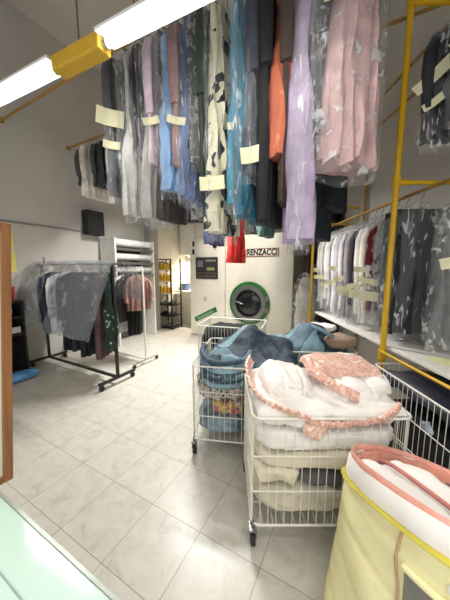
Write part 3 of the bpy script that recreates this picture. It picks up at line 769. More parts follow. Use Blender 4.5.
lump('laundry_bundle', 'grey brown animal print laundry under the blue duvet', 'laundry', in2(0, 0, .58), (.44, .81, .16), DOTS, C2A, n=28, k=4.5, amp=.015, freq=9, seed=23, fold=(.014, 24, 1, .5))
T = thing('duvet', 'blue block patterned duvet heaped on the centre left cart', 'duvet', in2(0.03, 0, .68), C2A)
def dv1(m):
    m.soft((0, -.02, .05), (.43, .78, .20), 26, 3.4, .02, 5, 31, .006, fold=(.012, 18, .3, 1))
    heap(m, -.205, .66, -.38, .44, .14, [(.17, .22, .20, .26, .22), (.50, .20, .24, .2, .10), (-.08, -.2, .2, .2, .05)], 31, .04, .028, 5, dirr=(.5, 1))
part('cover', PLAID, T, dv1)
PBE = fabric('pale_blue_edge', (112, 138, 150), .7, .2, 8)
for (h_, e_) in ((.20, 0), (.13, .01), (.06, .0), (.0, .01)):
    part('folded_edge', PBE if e_ else PLAID, T, strip([(-.215, -.16, h_ + .05), (-.20, -.30, h_ + .02), (-.10, -.405 - e_, h_ - .01), (.04, -.412 - e_, h_ - .015), (.18, -.375 - e_, h_ + .01), (.225, -.25, h_ + .04)], .026, .020))
# blue duvet in the cart behind
T = thing('duvet', 'blue block patterned duvet beneath the shelf, behind the white duvet', 'duvet', (C3.x, C3.y, .70), math.radians(-6))
def dv2(m):
    m.soft((0, 0, .02), (.86, .54, .18), 26, 4, .02, 5, 41, .006, fold=(.012, 14, .5, 1))
    heap(m, -.42, .44, -.27, .27, .12, [(.10, .06, .24, .24, .24), (-.28, .1, .15, .2, .05)], 42, .04, .026, 5, dirr=(1, .6))
part('cover', PLAID, T, dv2)
part('turned_edge', fabric('pale_blue_edge', (126, 152, 164), .7, .2, 8), T, strip([(.06, -.10, .35), (.17, -.15, .31), (.27, -.16, .25), (.34, -.12, .19)], .045, .018))
lump('laundry_bundle', 'dark clothes filling the lower part of the cart behind', 'laundry', (C3.x, C3.y, .36), (.88, .56, .40), fabric('dark_teal_cloth', (40, 52, 60), .9, .2, 6), math.radians(-6), n=20, k=5, amp=.015, freq=7, seed=46, ridge=.01)
lump('crumpled_cloth', 'white cloth crumpled on the blue duvet below the shelf end', 'cloth', (C3.x + .27, C3.y + .18, .955), (.34, .24, .12), WD, .2, n=24, k=2.4, amp=.025, freq=7, seed=47, fold=(.02, 22, .5, 1))
lump('crumpled_cloth', 'tan cloth crumpled beside the near yellow pole', 'cloth', (1.20, 2.50, .90), (.30, .26, .14), fabric('tan_cloth', (150, 128, 108), .8, .1, 6), .2, n=22, k=2.8, amp=.02, freq=8, seed=48, fold=(.02, 20, .5, 1))
# black clothes before the machine
lump('laundry_bundle', 'black clothes heaped in the cart before the machine', 'laundry', (C4.x - .02, C4.y, .54), (.84, .54, .60), BLACKC, math.radians(-16), n=22, k=4, amp=.03, freq=6, seed=51, ridge=.02)
# navy garments under the shelf
mb = MB(); heap(mb, -.225, .23, -.40, .41, .79, [(.02, .1, .25, .3, .055)], 55, .12, .018, 5, dirr=(1, .5), edge=.1, drop=.06)
o = obj('satin_garment', mb, NAVY); o.location = (C5.x, C5.y, 0); tag(o, 'navy satin garment heaped over the cart under the shelf', 'garment')
lump('laundry_bundle', 'black laundry in the lower half of the cart under the shelf', 'laundry', (C5.x, C5.y, .37), (.44, .80, .42), BLACKC, n=20, k=5, amp=.012, freq=6, seed=56, ridge=.01)
mb = MB(); mb.soft((0, 0, 0), (.04, .10, .07), 16, 2.6, .012, 14, 57, .006, fold=(.012, 40, .2, 1)); o = obj('crumpled_cloth', mb, fabric('pale_blue_cloth', (170, 184, 200), .8)); o.location = (1.32, 1.50, .62); tag(o, 'small pale cloth tucked at the wires of the cart at the right edge', 'cloth')

# ------------------------------------------------------------------ laundry bag at the front right
BC = Vector((.862, .878, 0)); BTH = -1.208; BA, BB, BZ = .354, .292, .672
YQ = fabric('pale_yellow_quilting', (230, 224, 172), .7, .04, 4, .4, 9)
T = thing('laundry_bag', 'tall pale yellow quilted laundry bag with yellow rim band at the right front', 'laundry bag', BC, BTH)
def oval(a, k=1.0, off=0.0, e=.8):
    c, s_ = math.cos(a), math.sin(a)
    return (BA * k + off) * math.copysign(abs(c) ** e, c), (BB * k + off) * math.copysign(abs(s_) ** e, s_)
def rimz(x, y): return BZ + .16 * x - .312 * y
def bagp(s_, a, off=0.0):
    k = .965 + .205 * (1 - s_) ** 1.3
    q = noise.noise(Vector((math.cos(a) * 2, math.sin(a) * 2, s_ * 3))) * .014 + .008 * math.sin(8 * a + 5 * s_) * (1 - s_)
    q -= .010 * max(0, 1 - abs(((s_ * 4 + a * .6) % 1) - .5) * 10) * (1 if s_ < .97 else 0)
    x, y = oval(a, k, off + q)
    x += .07 * (1 - s_); y -= .07 * (1 - s_)
    return (x, y, .005 + s_ * (rimz(x, y) - .005))
part('bag_body', YQ, T, lambda m: m.rings([[bagp(i / 40, 2 * PI * k / 80) for k in range(80)] for i in range(41)], True, False))
part('rim_band', fabric('yellow_webbing', (190, 178, 62), .6, .05, 6), T, lambda m: m.tube([Vector(bagp(1.0, 2 * PI * k / 80, .003)) for k in range(80)], .017, 8, True, rx=.008))
aS = math.radians(273)
part('seam', fabric('seam_tape', (176, 148, 112), .8), T, lambda m: m.tube([bagp(s_ / 20, aS + .015 * math.sin(s_), .003) for s_ in range(21)], .005, 6))
GF = fabric('grey_lining', (122, 120, 112), .8, .08, 6)
part('side_panel', GF, T, lambda m: m.slab(lambda u, v: bagp(.02 + (.83 - .03 * u) * v, aS + .05 + u * 1.0, .006), 20, 14, .004))
part('panel_hem', YQ, T, lambda m: m.tube([bagp(.85 - .03 * u / 16, aS + .04 + u / 16, .006) for u in range(17)], .012, 8))
part('care_label', plain('label_white', (206, 204, 192)), T, lambda m: m.slab(lambda u, v: bagp(.885 + .035 * v, aS + .34 + u * .07, .006), 4, 3, .002), smooth=False)
# duvet rolled inside the bag
T = thing('rolled_duvet', 'white duvet with salmon satin lining rolled up inside the yellow bag', 'duvet', (BC.x, BC.y, 0), BTH)
def ringwall(m, prof_, ruff=0.0, n=120):
    rings = []
    for (k, off, dz) in prof_:
        r = []
        for i in range(n):
            a = 2 * PI * i / n; x, y = oval(a, k, off + ruff * math.sin(a * 30) + .008 * noise.noise(Vector((math.cos(a) * 3, math.sin(a) * 3, dz * 5))))
            r.append((x, y, rimz(x, y) + dz + .008 * noise.noise(Vector((math.cos(a) * 4, math.sin(a) * 4, 2)))))
        rings.append(r)
    m.rings(rings + [rings[0]], False, False)
part('outer_layer', WD, T, lambda m: ringwall(m, [(.97, -.012, -.22), (.97, -.010, -.05), (.97, .004, .03), (.97, -.004, .085), (.97, -.018, .104), (.97, -.030, .10), (.97, -.038, -.22)]))
part('piping', PINKS, T, lambda m: m.tube([(x, y, rimz(x, y) + .104) for x, y in [oval(2 * PI * i / 90, .97, -.022) for i in range(90)]], .010, 8, True, rx=.018))
part('satin_lining', PINKS, T, lambda m: ringwall(m, [(.97, -.040, -.22), (.97, -.036, .095), (.97, -.044, .100), (.97, -.052, .08), (.97, -.060, -.22)], .003))
def fold_strip(y0, y1, top, w_, x0=-.25, x1=.30):
    return lambda m: m.soft(((x0 + x1) / 2, (y0 + y1) / 2, top - .12), (x1 - x0, y1 - y0, .24), 26, 3.0, .014, 6, y0 * 50 + 3, .004, quilt=(.13, .006))
DP = fabric('dusky_pink_edge', (188, 122, 114), .5)
part('inner_layer', WD, T, fold_strip(-.225, -.10, .825, .1))
part('inner_layer', WD, T, fold_strip(-.09, .055, .80, .1, -.22, .30))
part('inner_layer', WD, T, fold_strip(.065, .19, .695, .1, -.23, .30))
part('inner_bulge', WD, T, lambda m: m.soft((.18, .12, .70), (.20, .18, .16), 22, 2.4, .012, 6, 62, .004))
part('piping', DP, T, strip([(-.23, -.075, .74), (-.15, -.094, .80), (0, -.097, .81), (.15, -.095, .805), (.30, -.09, .79)], .006, .010))
part('piping', DP, T, strip([(-.19, .06, .70), (-.1, .06, .75), (.05, .062, .755), (.2, .06, .75), (.30, .055, .73)], .006, .010))
part('slit_shade', GREYC, T, lambda m: m.soft((.06, .085, .735), (.20, .03, .06), 12, 2.6, .004, 7, 63))  # dark slit between the layers, its shade put in as a grey strip
lump('folded_cloth', 'white padding pressed down in the base of the yellow bag', 'cloth', (BC.x, BC.y, .26), (.54, .42, .40), WD, BTH, n=14, k=3, amp=.01, freq=5, seed=64)

# ------------------------------------------------------------------ black clothes rack at left
RO = RP(2.27, -2.95); RL = 1.78
T = thing('clothes_rack', 'black rolling clothes rack with film covered suits by the left wall', 'clothes rack', RO, RZ)
part('base_bar', BLACKM, T, lambda m: m.box((-RL / 2, 0, .10), (RL, .04, .03)), smooth=False)
for x in (0, -RL):
    part('foot_bar', BLACKM, T, lambda m: m.box((x, 0, .10), (.045, .60, .035)), smooth=False, bevel=.004)
    part('upright', BLACKM, T, lambda m: m.box((x, 0, .90), (.035, .035, 1.60)), smooth=False)
    for sy in (-1, 1):
        def cst(m): m.cyl((x - .012, sy * .26, .038), (x + .012, sy * .26, .038), .037, 18); m.box((x, sy * .26, .07), (.034, .03, .03))
        part('caster', RUBBER, T, cst)
part('top_rail', CHROME, T, lambda m: m.tube([(-RL - .1, 0, 1.71), (.24, 0, 1.71)], .014, 10))
part('end_clip', STEEL, T, lambda m: (m.cyl((-RL - .1, 0, 1.71), (-RL - .05, 0, 1.71), .03), m.box((-RL + .1, 0, 1.77), (.02, .02, .12))))
GR = 'clothes on the black rolling rack'
rackc = [(-.08, .40, .08, PAT_GREENFL, 1.05, 'dark green flowered dress at the right end of the black rack', 'dress'), (-.24, .44, .09, C((84, 62, 62)), 1.2, 'maroon brown coat next to the flowered dress on the black rack', 'coat'),
         (-.44, .46, .10, C((26, 26, 30)), 1.2, 'black suit third from the right end of the black rack', 'suit'), (-.66, .46, .11, C((34, 36, 46)), 1.15, 'dark navy suit in the middle of the black rack', 'suit'),
         (-.86, .46, .11, C((24, 24, 28)), 1.18, 'black suit left of the dark navy suit on the rack', 'suit'), (-1.05, .44, .09, C((228, 228, 226)), .92, 'white shirt sticking out from the film on the black rack', 'shirt'),
         (-1.24, .46, .11, C((40, 46, 64)), .95, 'blue suit left of the white shirt on the black rack', 'suit'), (-1.42, .46, .10, C((30, 32, 40)), .95, 'dark suit second from the left end of the black rack', 'suit'),
         (-1.60, .42, .09, C((206, 202, 198)), .80, 'pale blouse at the left end of the black rack', 'blouse')]
for i, (x, w, t, m, L, lab, cat) in enumerate(rackc):
    p = RO + Vector((DV.x * x, DV.y * x, 0))
    hang('hanging_garment', lab, cat, GR, (p.x, p.y, 1.71 - .014), math.radians(104 if i < 1 else 92 if i < 2 else 62 + random.uniform(-6, 6)), 'dress' if cat == 'dress' else 'coat', w + (.12 if 'white shirt' in lab else 0), t, L, m, bag=False, seed=i * 1.9 + 40, hook=.05)
def drape(label, x0, x1, front, back, seed, flare=.20, skew=0.0):
    T = MB()
    sec = [(.30, back), (.29, (back + 1.45) / 2), (.27, 1.45), (.20, 1.66), (.10, 1.745), (0, 1.765), (-.10, 1.745), (-.21, 1.66), (-.29, 1.45), (-.30 - flare * .5, (front + 1.45) / 2), (-.30 - flare, front)]
    sp = smooth_pts([(0, a, b) for a, b in sec], 4)
    n = len(sp) - 1
    def fn(u, v):
        f = v * n; i = min(int(f), n - 1); q = sp[i].lerp(sp[i + 1], f - i)
        x = x0 + (x1 - x0) * u + skew * max(0, (v - .5) * 2) * (1 if True else 0)
        d = .018 * noise.noise(Vector((x * 4, v * 6, seed))) + .010 * noise.noise(Vector((x * 11, v * 13, seed)))
        return (x, q.y - d * (1 if v > .5 else -1), q.z + .008 * noise.noise(Vector((x * 9, v * 9, seed + 4))))
    T.grid(fn, 40, 44); o = obj('plastic_sheet', T, SHEET); o.location = RO; o.rotation_euler = (0, 0, RZ)
    return tag(o, label, 'plastic sheet', 'film sheets draped over the black rack')
drape('wide clear plastic sheet draped over the right half of the black rack', -.82, .24, .80, 1.2, 1.0, .26, .02)
drape('clear plastic sheet draped left of the wide one, over the dark suits', -1.02, -.79, .95, 1.2, 7.0, .04)
drape('clear plastic sheet draped over the left end of the black rack', -1.80, -1.10, .80, 1.2, 13.0, .14, -.06)

# ------------------------------------------------------------------ white rack behind with blouse
WO = RP(2.80, -3.22)
p1 = uv(at_z(134, 370, 0)); p2 = uv(at_z(157, 358, 0))
WO = (at_z(134, 370, 0) + at_z(157, 358, 0)) / 2; WO.z = 0
T = thing('clothes_rack', 'white metal clothes rack behind the black rack, holding the pink blouse', 'clothes rack', WO, RZ)
WL = 1.3
for x in (0, -WL):
    part('foot_bar', CHROME, T, lambda m: m.tube([(x, -.28, .07), (x, .28, .07)], .014, 8))
    part('upright', WHITEP, T, lambda m: m.tube([(x, 0, .07), (x, 0, 1.66)], .015, 10))
    for sy in (-1, 1):
        part('caster', RUBBER, T, lambda m: (m.cyl((x - .012, sy * .26, .032), (x + .012, sy * .26, .032), .031, 16), m.box((x, sy * .26, .058), (.03, .03, .02))))
part('top_rail', WHITEP, T, lambda m: m.tube([(-WL, 0, 1.66), (0, 0, 1.66)], .013, 10))
part('base_bar', WHITEP, T, lambda m: m.tube([(-WL, 0, .085), (0, 0, .085)], .012, 8))
GW_ = 'clothes on the white metal rack'
for (x, w, kind, L, col, lab, cat, rz) in [(-.12, .40, 'shirt', .60, (146, 110, 100), 'dusty pink blouse hanging on the white metal rack', 'blouse', 35), (-.24, .40, 'trousers', 1.05, (22, 22, 26), 'black trousers hanging behind the dusty pink blouse', 'trousers', 40),
        (-.36, .42, 'coat', .8, (60, 56, 60), 'dark cardigan left of the pink blouse on the white rack', 'cardigan', 62), (-.48, .42, 'dress', 1.0, (206, 206, 204), 'white dress on the white rack beside the black rack end', 'dress', 62)]:
    p = WO + Vector((DV.x * x, DV.y * x, 0))
    hang('hanging_garment', lab, cat, GW_, (p.x, p.y, 1.66 - .013), math.radians(rz), kind, w, .09, L, C(col), bag=False, seed=x * 9 + 70, hook=.06)

# ------------------------------------------------------------------ film roll stand by the left wall
FO = RP(3.47, LW + .26)
T = thing('film_roll_stand', 'white stand with rolls of plastic film beside the left wall', 'roll stand', FO, RZ)
for y in (0, 1.06):
    part('side_panel', WHITEP, T, lambda m: m.box((0, y, 1.14), (.46, .04, 2.28)), smooth=False, bevel=.006)
ROLLM = plain('white_film_roll', (222, 222, 218), .35); SHAFT = plain('grey_steel_bar', (110, 108, 104), .4, .4)
for (z, r) in ((2.19, .085), (1.90, .075), (1.62, .07)):
    R_ = part('film_roll', ROLLM, T, lambda m: m.cyl((.12, .03, z), (.12, 1.03, z), r, 20))
    part('shaft', SHAFT, R_, lambda m: m.cyl((.12, .022, z), (.12, 1.038, z), .02, 10))
    part('guide_bar', SHAFT, T, lambda m: m.box((.16, .53, z - .14), (.16, 1.015, .05)), smooth=False)
part('work_top', WHITEP, T, lambda m: m.box((0, .53, .90), (.44, 1.015, .03)), smooth=False)
part('back_board', plain('dark_board', (70, 68, 66), .7), T, lambda m: m.box((-.20, .53, 1.14), (.02, 1.015, 2.2)), smooth=False)

# ------------------------------------------------------------------ left wall: speaker, conduit, notes
def on_left(px, py, off=0.0): return at_plane(px, py, DV, LW + off)
a = on_left(87, 209, .20); u0 = uv(a)[0]; b = on_left(105, 236, .20)
T = thing('wall_speaker', 'black loudspeaker mounted high on the left wall', 'speaker', RP((u0 + uv(b)[0]) / 2, LW + .105, (a.z + b.z) / 2), RZ)
part('cabinet', BLACKP, T, lambda m: m.box((0, 0, 0), (.19, uv(b)[0] - u0, a.z - b.z)), smooth=False, bevel=.008)
part('grille', fabric('black_grille', (30, 30, 32), .9), T, lambda m: m.box((.099, 0, 0), (.008, (uv(b)[0] - u0) * .9, (a.z - b.z) * .92)), smooth=False)
mb = MB(); a = on_left(-30, 214, .018); b = on_left(86, 234, .018)
mb.tube([(a.x, a.y, 2.375), (b.x, b.y, 2.375)], .014, 8)
tag(obj('cable_conduit', mb, plain('grey_conduit', (140, 137, 130))), 'thin grey cable conduit running along the left wall to the speaker', 'conduit')
NOTE = plain('yellow_note_paper', (224, 214, 112), .8)
for (pa, pb, lab) in (((1, 229), (14, 249), 'yellow paper notice on the left wall, the upper one'), ((4, 251), (17, 272), 'yellow paper notice on the left wall, below the other')):
    a = on_left(*pa, .004); b = on_left(*pb, .004); mb = MB()
    c = (a + b) / 2; ln = (Vector((b.x - a.x, b.y - a.y))).length
    mb.box(c, (.003, ln, abs(a.z - b.z)), Matrix.Rotation(RZ, 3, 'Z'))
    tag(obj('paper_notice', mb, NOTE, smooth=False), lab, 'notice', 'yellow notices on the left wall')

# ------------------------------------------------------------------ black shelf unit at left
BO = RP(1.35, LW + .205)
T = thing('shelf_unit', 'black open shelf unit against the left wall beside the counter', 'shelf unit', BO, RZ)
for y in (-.48, .48): part('side_panel', BLACKM, T, lambda m: m.box((0, y, .57), (.40, .03, 1.14)), smooth=False)
for z in (.06, .66, .92, 1.155): part('shelf', BLACKM, T, lambda m: m.box((0, 0, z), (.40, .94 if z < 1.1 else .99, .03)), smooth=False)
part('drawer_front', plain('pale_drawer', (196, 194, 186)), T, lambda m: m.box((.19, .12, .735), (.02, .62, .09)), smooth=False, bevel=.004)
part('back_panel', BLACKM, T, lambda m: m.box((-.19, 0, .58), (.015, .93, 1.1)), smooth=False)
def inb(x, y, z): p = BO + Vector((DV.x * x + DU.x * y, DV.y * x + DU.y * y, 0)); return (p.x, p.y, z)
T = thing('storage_bin', 'red plastic bin on top of the black shelf unit', 'bin', inb(0, .30, 1.172), RZ)
def binp(m):
    def rg(s, z): return [(.13 * s * cx_, .14 * s * cy_, z) for cx_, cy_ in ((-1, -1), (1, -1), (1, 1), (-1, 1))]
    m.rings([rg(.8, 0), rg(1.0, .20), rg(.93, .20), rg(.74, .012)], True, True)
part('tub', plain('red_plastic', (150, 26, 40), .45), T, binp, smooth=False)
part('rim', plain('red_plastic', (150, 26, 40), .45), T, lambda m: m.tube([(-.13, -.14, .2), (.13, -.14, .2), (.13, .14, .2), (-.13, .14, .2)], .008, 6, True))
BL = fabric('blue_plastic_bag', (92, 148, 204), .4, .12, 6)
lump('plastic_bag', 'blue wrapped packet on the middle of the black shelf unit', 'bag', inb(.04, .28, 1.005), (.22, .26, .13), BL, RZ, n=14, k=2.8, amp=.012, freq=10, seed=71)
lump('plastic_bag', 'blue plastic bag lying on the floor by the black shelf unit', 'bag', inb(.33, .34, .067), (.22, .40, .13), BL, RZ, n=16, k=2.6, amp=.015, freq=9, seed=72)

# ------------------------------------------------------------------ alcove at the back left
AW = plain('white_laminate', (230, 226, 214), .4)
T = thing('worktop', 'white worktop along the back wall left of the machine', 'worktop', RP(BW - .32, LW + .62), RZ)
part('top', AW, T, lambda m: m.box((0, 0, .96), (1.2, .60, .04)), smooth=False)
part('cupboard', AW, T, lambda m: m.box((-.30, .02, .47), (.58, .54, .94)), smooth=False)
part('leg', AW, T, lambda m: m.box((.57, 0, .47), (.04, .54, .94)), smooth=False)
for k in range(2):
    q = RP(BW - .18, LW + .31 + .585 * k, 2.05)
    T = thing('wall_cupboard', ['white wall cupboard above the worktop, the left one', 'white wall cupboard above the worktop, next to the machine'][k], 'cupboard', q, RZ, 'white wall cupboards in the back corner')
    part('carcass', AW, T, lambda m: m.box((0, 0, .45), (.575, .34, .90)), smooth=False)
    dr = part('door', WHITEP, T, lambda m: m.box((0, -.182, .45), (.56, .02, .885)), smooth=False, bevel=.004)
    part('handle', STEEL, dr, lambda m: m.tube([(.22, -.205, .08), (.22, -.205, .2)], .008, 8))
q = at_plane(181, 266, DU, BW - .03)
T = thing('switch_box', 'grey wall box with cables above the worktop', 'switch box', q, RZ)
part('case', plain('grey_box', (110, 104, 94), .5), T, lambda m: m.box((0, -.03, .05), (.16, .05, .16)), smooth=False, bevel=.006)
part('cable', plain('dark_cable', (90, 84, 78)), T, lambda m: m.tube(smooth_pts([(0, -.02, -.03), (.05, -.02, -.12), (0, -.02, -.2), (.07, -.02, -.26)]), .008, 6))
q = at_plane(186, 286, DU, BW - .30); q.z = .981
T = thing('basket', 'blue plastic basket standing on the white worktop', 'basket', q, RZ)
part('tub', plain('blue_plastic', (62, 84, 130), .5), T, lambda m: m.lathe([(.11, 0), (.15, .2), (.14, .2), (.10, .012)], 20))
part('handle', plain('blue_plastic', (62, 84, 130), .5), T, lambda m: m.tube([(.145 * math.cos(a), 0, .19 + .13 * math.sin(a)) for a in [i * PI / 10 for i in range(11)]], .008, 6))
q = RP(BW - .38, LW + 1.05, 0.07)
lump('plastic_bag', 'dark blue bag on the floor under the worktop beside the machine', 'bag', (q.x, q.y, .25), (.24, .3, .5), fabric('royal_blue_bag', (40, 62, 130), .6), RZ, n=16, k=3, amp=.02, freq=7, seed=75)
# shelf with shoes and bottles
SO = RP(5.32, LW + .27)
T = thing('shelf_unit', 'black narrow shelf unit with yellow bottles above and shoes below', 'shelf unit', SO, RZ)
for (x, y) in ((-.24, -.20), (.24, -.20), (-.24, .20), (.24, .20)): part('post', BLACKM, T, lambda m: m.box((x, y, .95), (.03, .03, 1.9)), smooth=False)
SH = (.06, .36, .66, .97, 1.30, 1.60)
for z in SH: part('shelf', BLACKM if z < .9 else AW, T, lambda m: m.box((0, 0, z), (.50, .42, .022)), smooth=False)
part('top_rail', BLACKM, T, lambda m: m.tube([(-.24, -.20, 1.89), (.24, -.20, 1.89)], .012, 8))
def ins(x, y, z): p = SO + Vector((DV.x * x + DU.x * y, DV.y * x + DU.y * y, 0)); return Vector((p.x, p.y, z))
YB = plain('yellow_liquid_plastic', (214, 172, 40), .3); CAPM = plain('white_cap', (226, 222, 210), .4)
GB = ('yellow bottles on the upper shelves', 'yellow bottles in a row on the narrow shelf unit in the back corner')
def bottle(loc):
    T = thing('bottle', 'small yellow bottle standing on the narrow shelf unit in the back corner', 'bottle', loc, 0, GB[0])
    part('flask', YB, T, lambda m: m.lathe([(.04, 0), (.045, .01), (.045, .13), (.035, .17), (.014, .19), (.014, .21)], 14))
    part('cap', CAPM, T, lambda m: m.lathe([(.018, .205), (.018, .24), (.012, .245)], 10))
    return T
pb = None
for z in SH[3:]:
    for x in (-.17, -.06, .05, .16):
        for y in (-.13,):
            L_ = ins(x, y, z + .0115)
            if pb is None: pb = bottle(L_)
            else: c = copy_tree(pb); c.location = L_
def shoe(m, sg):
    m.tube([(sg, -.10, .03), (sg, -.04, .034), (sg, .03, .04), (sg, .09, .055)], [.028, .036, .033, .03], 10, rx=[.022, .03, .036, .05])
    m.box((sg, -.005, .006), (.06, .22, .012))
for i, (z, x, col, lab) in enumerate([(SH[0], -.13, (150, 146, 140), 'grey shoes on the bottom shelf of the narrow unit, left pair'), (SH[0], .12, (120, 116, 112), 'grey shoes on the bottom shelf of the narrow unit, right pair'),
        (SH[1], -.13, (44, 40, 40), 'dark shoes on the second lowest shelf of the narrow unit, left pair'), (SH[1], .12, (70, 64, 62), 'brown shoes on the second lowest shelf, right pair'),
        (SH[2], -.13, (124, 120, 118), 'grey shoes on the third shelf below the yellow bottles, left pair'), (SH[2], .12, (54, 52, 52), 'black shoes on the third shelf below the yellow bottles, right pair')]):
    for k, sg in enumerate((-.045, .045)):
        mb = MB(); shoe(mb, 0); o = obj('shoe', mb, plain('shoe_leather_%d' % i, col, .5)); o.location = ins(x + sg, -.06, z + .0115); o.rotation_euler = (0, 0, RZ)
        tag(o, lab.replace('shoes', 'shoe').replace('left pair', 'left pair, ' + ('left' if k == 0 else 'right') + ' shoe').replace('right pair', 'right pair, ' + ('left' if k == 0 else 'right') + ' shoe'), 'shoe', 'shoes on the narrow shelf unit')
# empty hangers hung on the shelf front
T = thing('coat_hanger', 'black empty hangers hooked on the front rail of the narrow shelf', 'hanger', ins(-.04, -.20, 1.878), RZ + .3)
part('hook', BLACKP, T, lambda m: m.tube([(.02 * math.cos(a), 0, -.008 + .02 * math.sin(a)) for a in [PI - i * PI * 1.2 / 8 for i in range(9)]] + [(0, 0, -.07)], .004, 6))
part('shoulders', BLACKP, T, lambda m: m.tube(smooth_pts([(-.22, -.0, -.16), (-.12, 0, -.09), (0, 0, -.065), (.12, 0, -.09), (.22, 0, -.16)]), .016, 8, rx=.01))

# ------------------------------------------------------------------ counter and wood framed screen
MINT, mnt, mout = new_mat('mint_glass_top')
b_ = N(mnt, 'ShaderNodeBsdfPrincipled', Roughness=.12); b_.inputs['Base Color'].default_value = lin((206, 232, 220)); b_.inputs['Coat Weight'].default_value = .3
mnt.links.new(b_.outputs[0], mout.inputs['Surface'])
CE = uv(at_z(60, 551, 1.0))[0]
CO = RP(CE - .30, -1.5)
T = thing('shop_counter', 'pale mint glass topped shop counter at the lower left corner', 'counter', CO, RZ)
part('glass_top', MINT, T, lambda m: m.box((0, 0, .985), (2.6, .60, .03)), smooth=False, bevel=.004)
part('edge_trim', plain('pale_steel_trim', (196, 206, 200), .3, .3), T, lambda m: m.box((0, .305, .982), (2.6, .008, .028)), smooth=False)
part('inner_line', plain('grey_green_line', (150, 178, 166), .4), T, lambda m: m.box((0, .215, 1.0005), (2.58, .003, .002)), smooth=False)
part('body', AW, T, lambda m: m.box((0, -.05, .485), (2.5, .44, .97)), smooth=False)
WOOD = wood_mat()
p = at_z(12, 477, 1.002); q = at_z(0, 484, 1.002)
dirx = Vector((q.x - p.x, q.y - p.y, 0)).normalized()
SA = math.atan2(-dirx.y, -dirx.x)
T = thing('framed_screen', 'orange wood framed glass screen standing on the counter end at the left edge', 'screen', p, SA)
LN = Matrix.Rotation(math.radians(4.6), 4, 'Y')
SHt, SWd = .78, .5
def lean(m_):
    for i, v in enumerate(m_.v): m_.v[i] = tuple(LN @ Vector(v))
def scr(fn):
    def g(m): fn(m); lean(m)
    return g
part('stile', WOOD, T, scr(lambda m: m.box((-.012, 0, SHt / 2), (.024, .022, SHt))), smooth=False, bevel=.002)
part('bottom_rail', WOOD, T, scr(lambda m: m.box((-.024 - SWd / 2, 0, .010), (SWd, .022, .02))), smooth=False, bevel=.002)
part('top_rail', WOOD, T, scr(lambda m: m.box((-.024 - SWd / 2, 0, SHt - .012), (SWd, .022, .024))), smooth=False, bevel=.002)
part('pane', plain('pale_green_pane', (206, 206, 184), .25), T, scr(lambda m: m.box((-.024 - SWd / 2, 0, SHt / 2), (SWd, .006, SHt - .04))), smooth=False)

T = thing('shelf_unit', 'dark shelf unit in the corner right of the machine', 'shelf unit', (1.84, 4.74, 0))
DK = plain('dark_brown_board', (58, 52, 50), .6)
for x in (-.29, .29): part('side_panel', DK, T, lambda m: m.box((x, 0, 1.35), (.03, .28, 2.7)), smooth=False)
for z in (.05, 1.55, 1.95, 2.30, 2.68): part('shelf', DK, T, lambda m: m.box((0, 0, z), (.55, .28, .03)), smooth=False)
part('back_panel', DK, T, lambda m: m.box((0, .135, 1.35), (.55, .01, 2.7)), smooth=False)
for i, (z, h_, col, lab) in enumerate([(1.566, .10, (196, 192, 184), 'white folded cloth on the lower shelf right of the machine'), (1.67, .08, (96, 92, 96), 'grey folded cloth stacked on the white one right of the machine'), (1.966, .24, (84, 70, 96), 'purple folded cloth on the middle shelf right of the machine'), (2.316, .22, (60, 54, 64), 'dark folded cloth on the upper shelf right of the machine')]):
    lump('folded_cloth', lab, 'cloth', (1.82, 4.72, z + h_ / 2), (.46, .24, h_), C(col), 0, n=14, k=4.5, amp=.008, freq=8, seed=80 + i, fold=(.006, 20, 1, .2))
T = thing('wrapped_bundle', 'tall white bundle wrapped in film between the machine and the far yellow pole', 'bundle', (1.44, 4.40, 0), .25)
part('duvet', WD, T, lambda m: m.soft((0, 0, .78), (.38, .18, 1.50), 22, 3, .03, 4, 88, .01))
def wrapf(m): m.soft((0, 0, .80), (.48, .23, 1.58), 26, 3, .035, 7, 89, .02)
part('film_wrap', BAGFILM, T, wrapf)

# papers on the shelf
PAP = plain('pale_yellow_paper', (226, 224, 168), .8)
for i, (x, y, r) in enumerate(((.22, -.42, .3), (.30, -.62, -.2), (.20, -.75, .1))):
    mb = MB(); mb.box((0, 0, 0), (.15, .21, .002), None); o = obj('paper_sheet', mb, PAP, smooth=False); o.location = (SX + x, 2.2 + y, SZ + .0012 + .0022 * i); o.rotation_euler = (0, 0, r)
    tag(o, ['pale yellow paper on the shelf, furthest from the camera', 'pale yellow paper in the middle of the shelf papers', 'pale yellow paper on the shelf, nearest the right edge'][i], 'paper', 'papers on the white shelf')

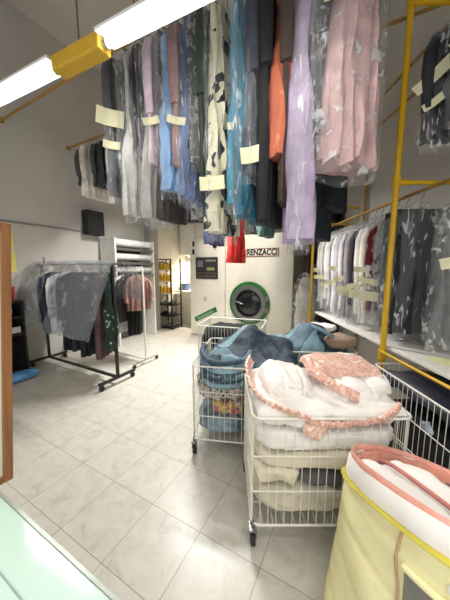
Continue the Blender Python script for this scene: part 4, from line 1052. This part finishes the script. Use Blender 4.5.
# ------------------------------------------------------------------ lamps
TUBE = emit('lit_tube', (255, 251, 243), 9.0)
TUBEB = emit('bright_lit_tube', (255, 251, 243), 46.0)
def lamp_light(name, loc, rz, size, power, col=(1, .985, .95), spread=PI * .8):
    l = bpy.data.lights.new(name, 'AREA'); l.shape = 'RECTANGLE'; l.size = size[0]; l.size_y = size[1]; l.energy = power; l.color = col; l.spread = spread
    o = bpy.data.objects.new(name, l); COL.objects.link(o); o.location = loc; o.rotation_euler = (0, 0, rz); return o
lp = at_y(80, 57, 1.6); LA = -math.radians(24.4)
def tube_lamp(label, loc, rz, length=1.2, mid=True, wires=(0.0,), power=40):
    T = thing('fluorescent_lamp', label, 'lamp', loc, rz)
    if mid:
        part('yellow_housing', plain('mustard_housing', (202, 160, 44), .45), T, lambda m: m.box((0, 0, .0), (.40, .09, .085)), smooth=False, bevel=.01)
        segs = ((.20, .20 + length), (-.20 - length, -.20))
    else: segs = ((-length / 2, length / 2),)
    for (a, b) in segs:
        part('tray', WHITEP, T, lambda m: m.box(((a + b) / 2, 0, .030 if not mid else .024), (b - a, .10 if not mid else .13, .016)), smooth=False)
        part('tube', TUBEB if mid else TUBE, T, lambda m: m.cyl((a + .03, 0, -.005), (b - .03, 0, -.005), .019, 14))
        part('end_cap', CHROME, T, lambda m: m.cyl((a, 0, -.005), (a + .03, 0, -.005), .023, 12))
        part('end_cap', CHROME, T, lambda m: m.cyl((b - .03, 0, -.005), (b, 0, -.005), .023, 12))
        d = Vector((math.cos(rz), math.sin(rz), 0)) * ((a + b) / 2)
        if power: lamp_light('added_tube_light', Vector(loc) + d + Vector((0, 0, -.035)), rz, (b - a, .06), power)
    for w in wires:
        part('suspension_wire', plain('dark_cable', (60, 58, 56)), T, lambda m: m.tube([(w, 0, .04), (w, 0, CZ - loc[2] - .001)], .005, 6))
    return T
tube_lamp('hanging fluorescent lamp with mustard middle housing at upper left', lp, LA, 1.2, True, (0.0,), 0)
tube_lamp('added unseen fluorescent lamp over the counter behind the viewer', (-1.2, -.9, 2.9), LA, 1.5, False, (-.5, .5), 18)  # added out of view to brighten the foreground
tube_lamp('added unseen fluorescent lamp over the right front corner', (.9, -.2, 2.9), LA, 1.5, False, (-.5, .5), 20)  # unseen fill for the right front, added as a lamp
tube_lamp('added fluorescent lamp hidden by garments in front of the cream machine', RP(3.55, -2.35, 3.55), RZ, 1.3, False, (-.3, .5), 150)  # added behind the hanging garments to light the machine front
q = RP(BW - .20, LW + .65, 2.02)
T = thing('under_cupboard_lamp', 'slim lamp lit beneath the white wall cupboards', 'lamp', q, RZ)
part('casing', WHITEP, T, lambda m: m.box((0, 0, .017), (.9, .05, .022)), smooth=False)
part('tube', TUBE, T, lambda m: m.cyl((-.42, 0, -.006), (.42, 0, -.006), .014, 12))
lamp_light('under_cupboard_light', q + Vector((0, 0, -.03)), RZ, (.85, .05), 48, (1, .9, .72))

# ------------------------------------------------------------------ world, camera, view
w = bpy.data.worlds.new('daylight'); sc.world = w; w.use_nodes = True
bg = w.node_tree.nodes['Background']; bg.inputs[0].default_value = (.98, .985, 1, 1); bg.inputs[1].default_value = 1.9
cam = bpy.data.cameras.new('camera'); cam.sensor_fit = 'VERTICAL'; cam.sensor_height = 36; cam.lens = F * 36 / 600; cam.clip_start = .02
co = bpy.data.objects.new('camera', cam); COL.objects.link(co); co.location = (0, 0, H); co.rotation_euler = (PI / 2 - PITCH, 0, 0)
sc.camera = co
sc.view_settings.view_transform = 'Standard'; sc.view_settings.look = 'None'; sc.view_settings.gamma = 1; sc.view_settings.use_curve_mapping = False
sc.view_settings.exposure = 0.07
sc.cycles.transparent_max_bounces = 24
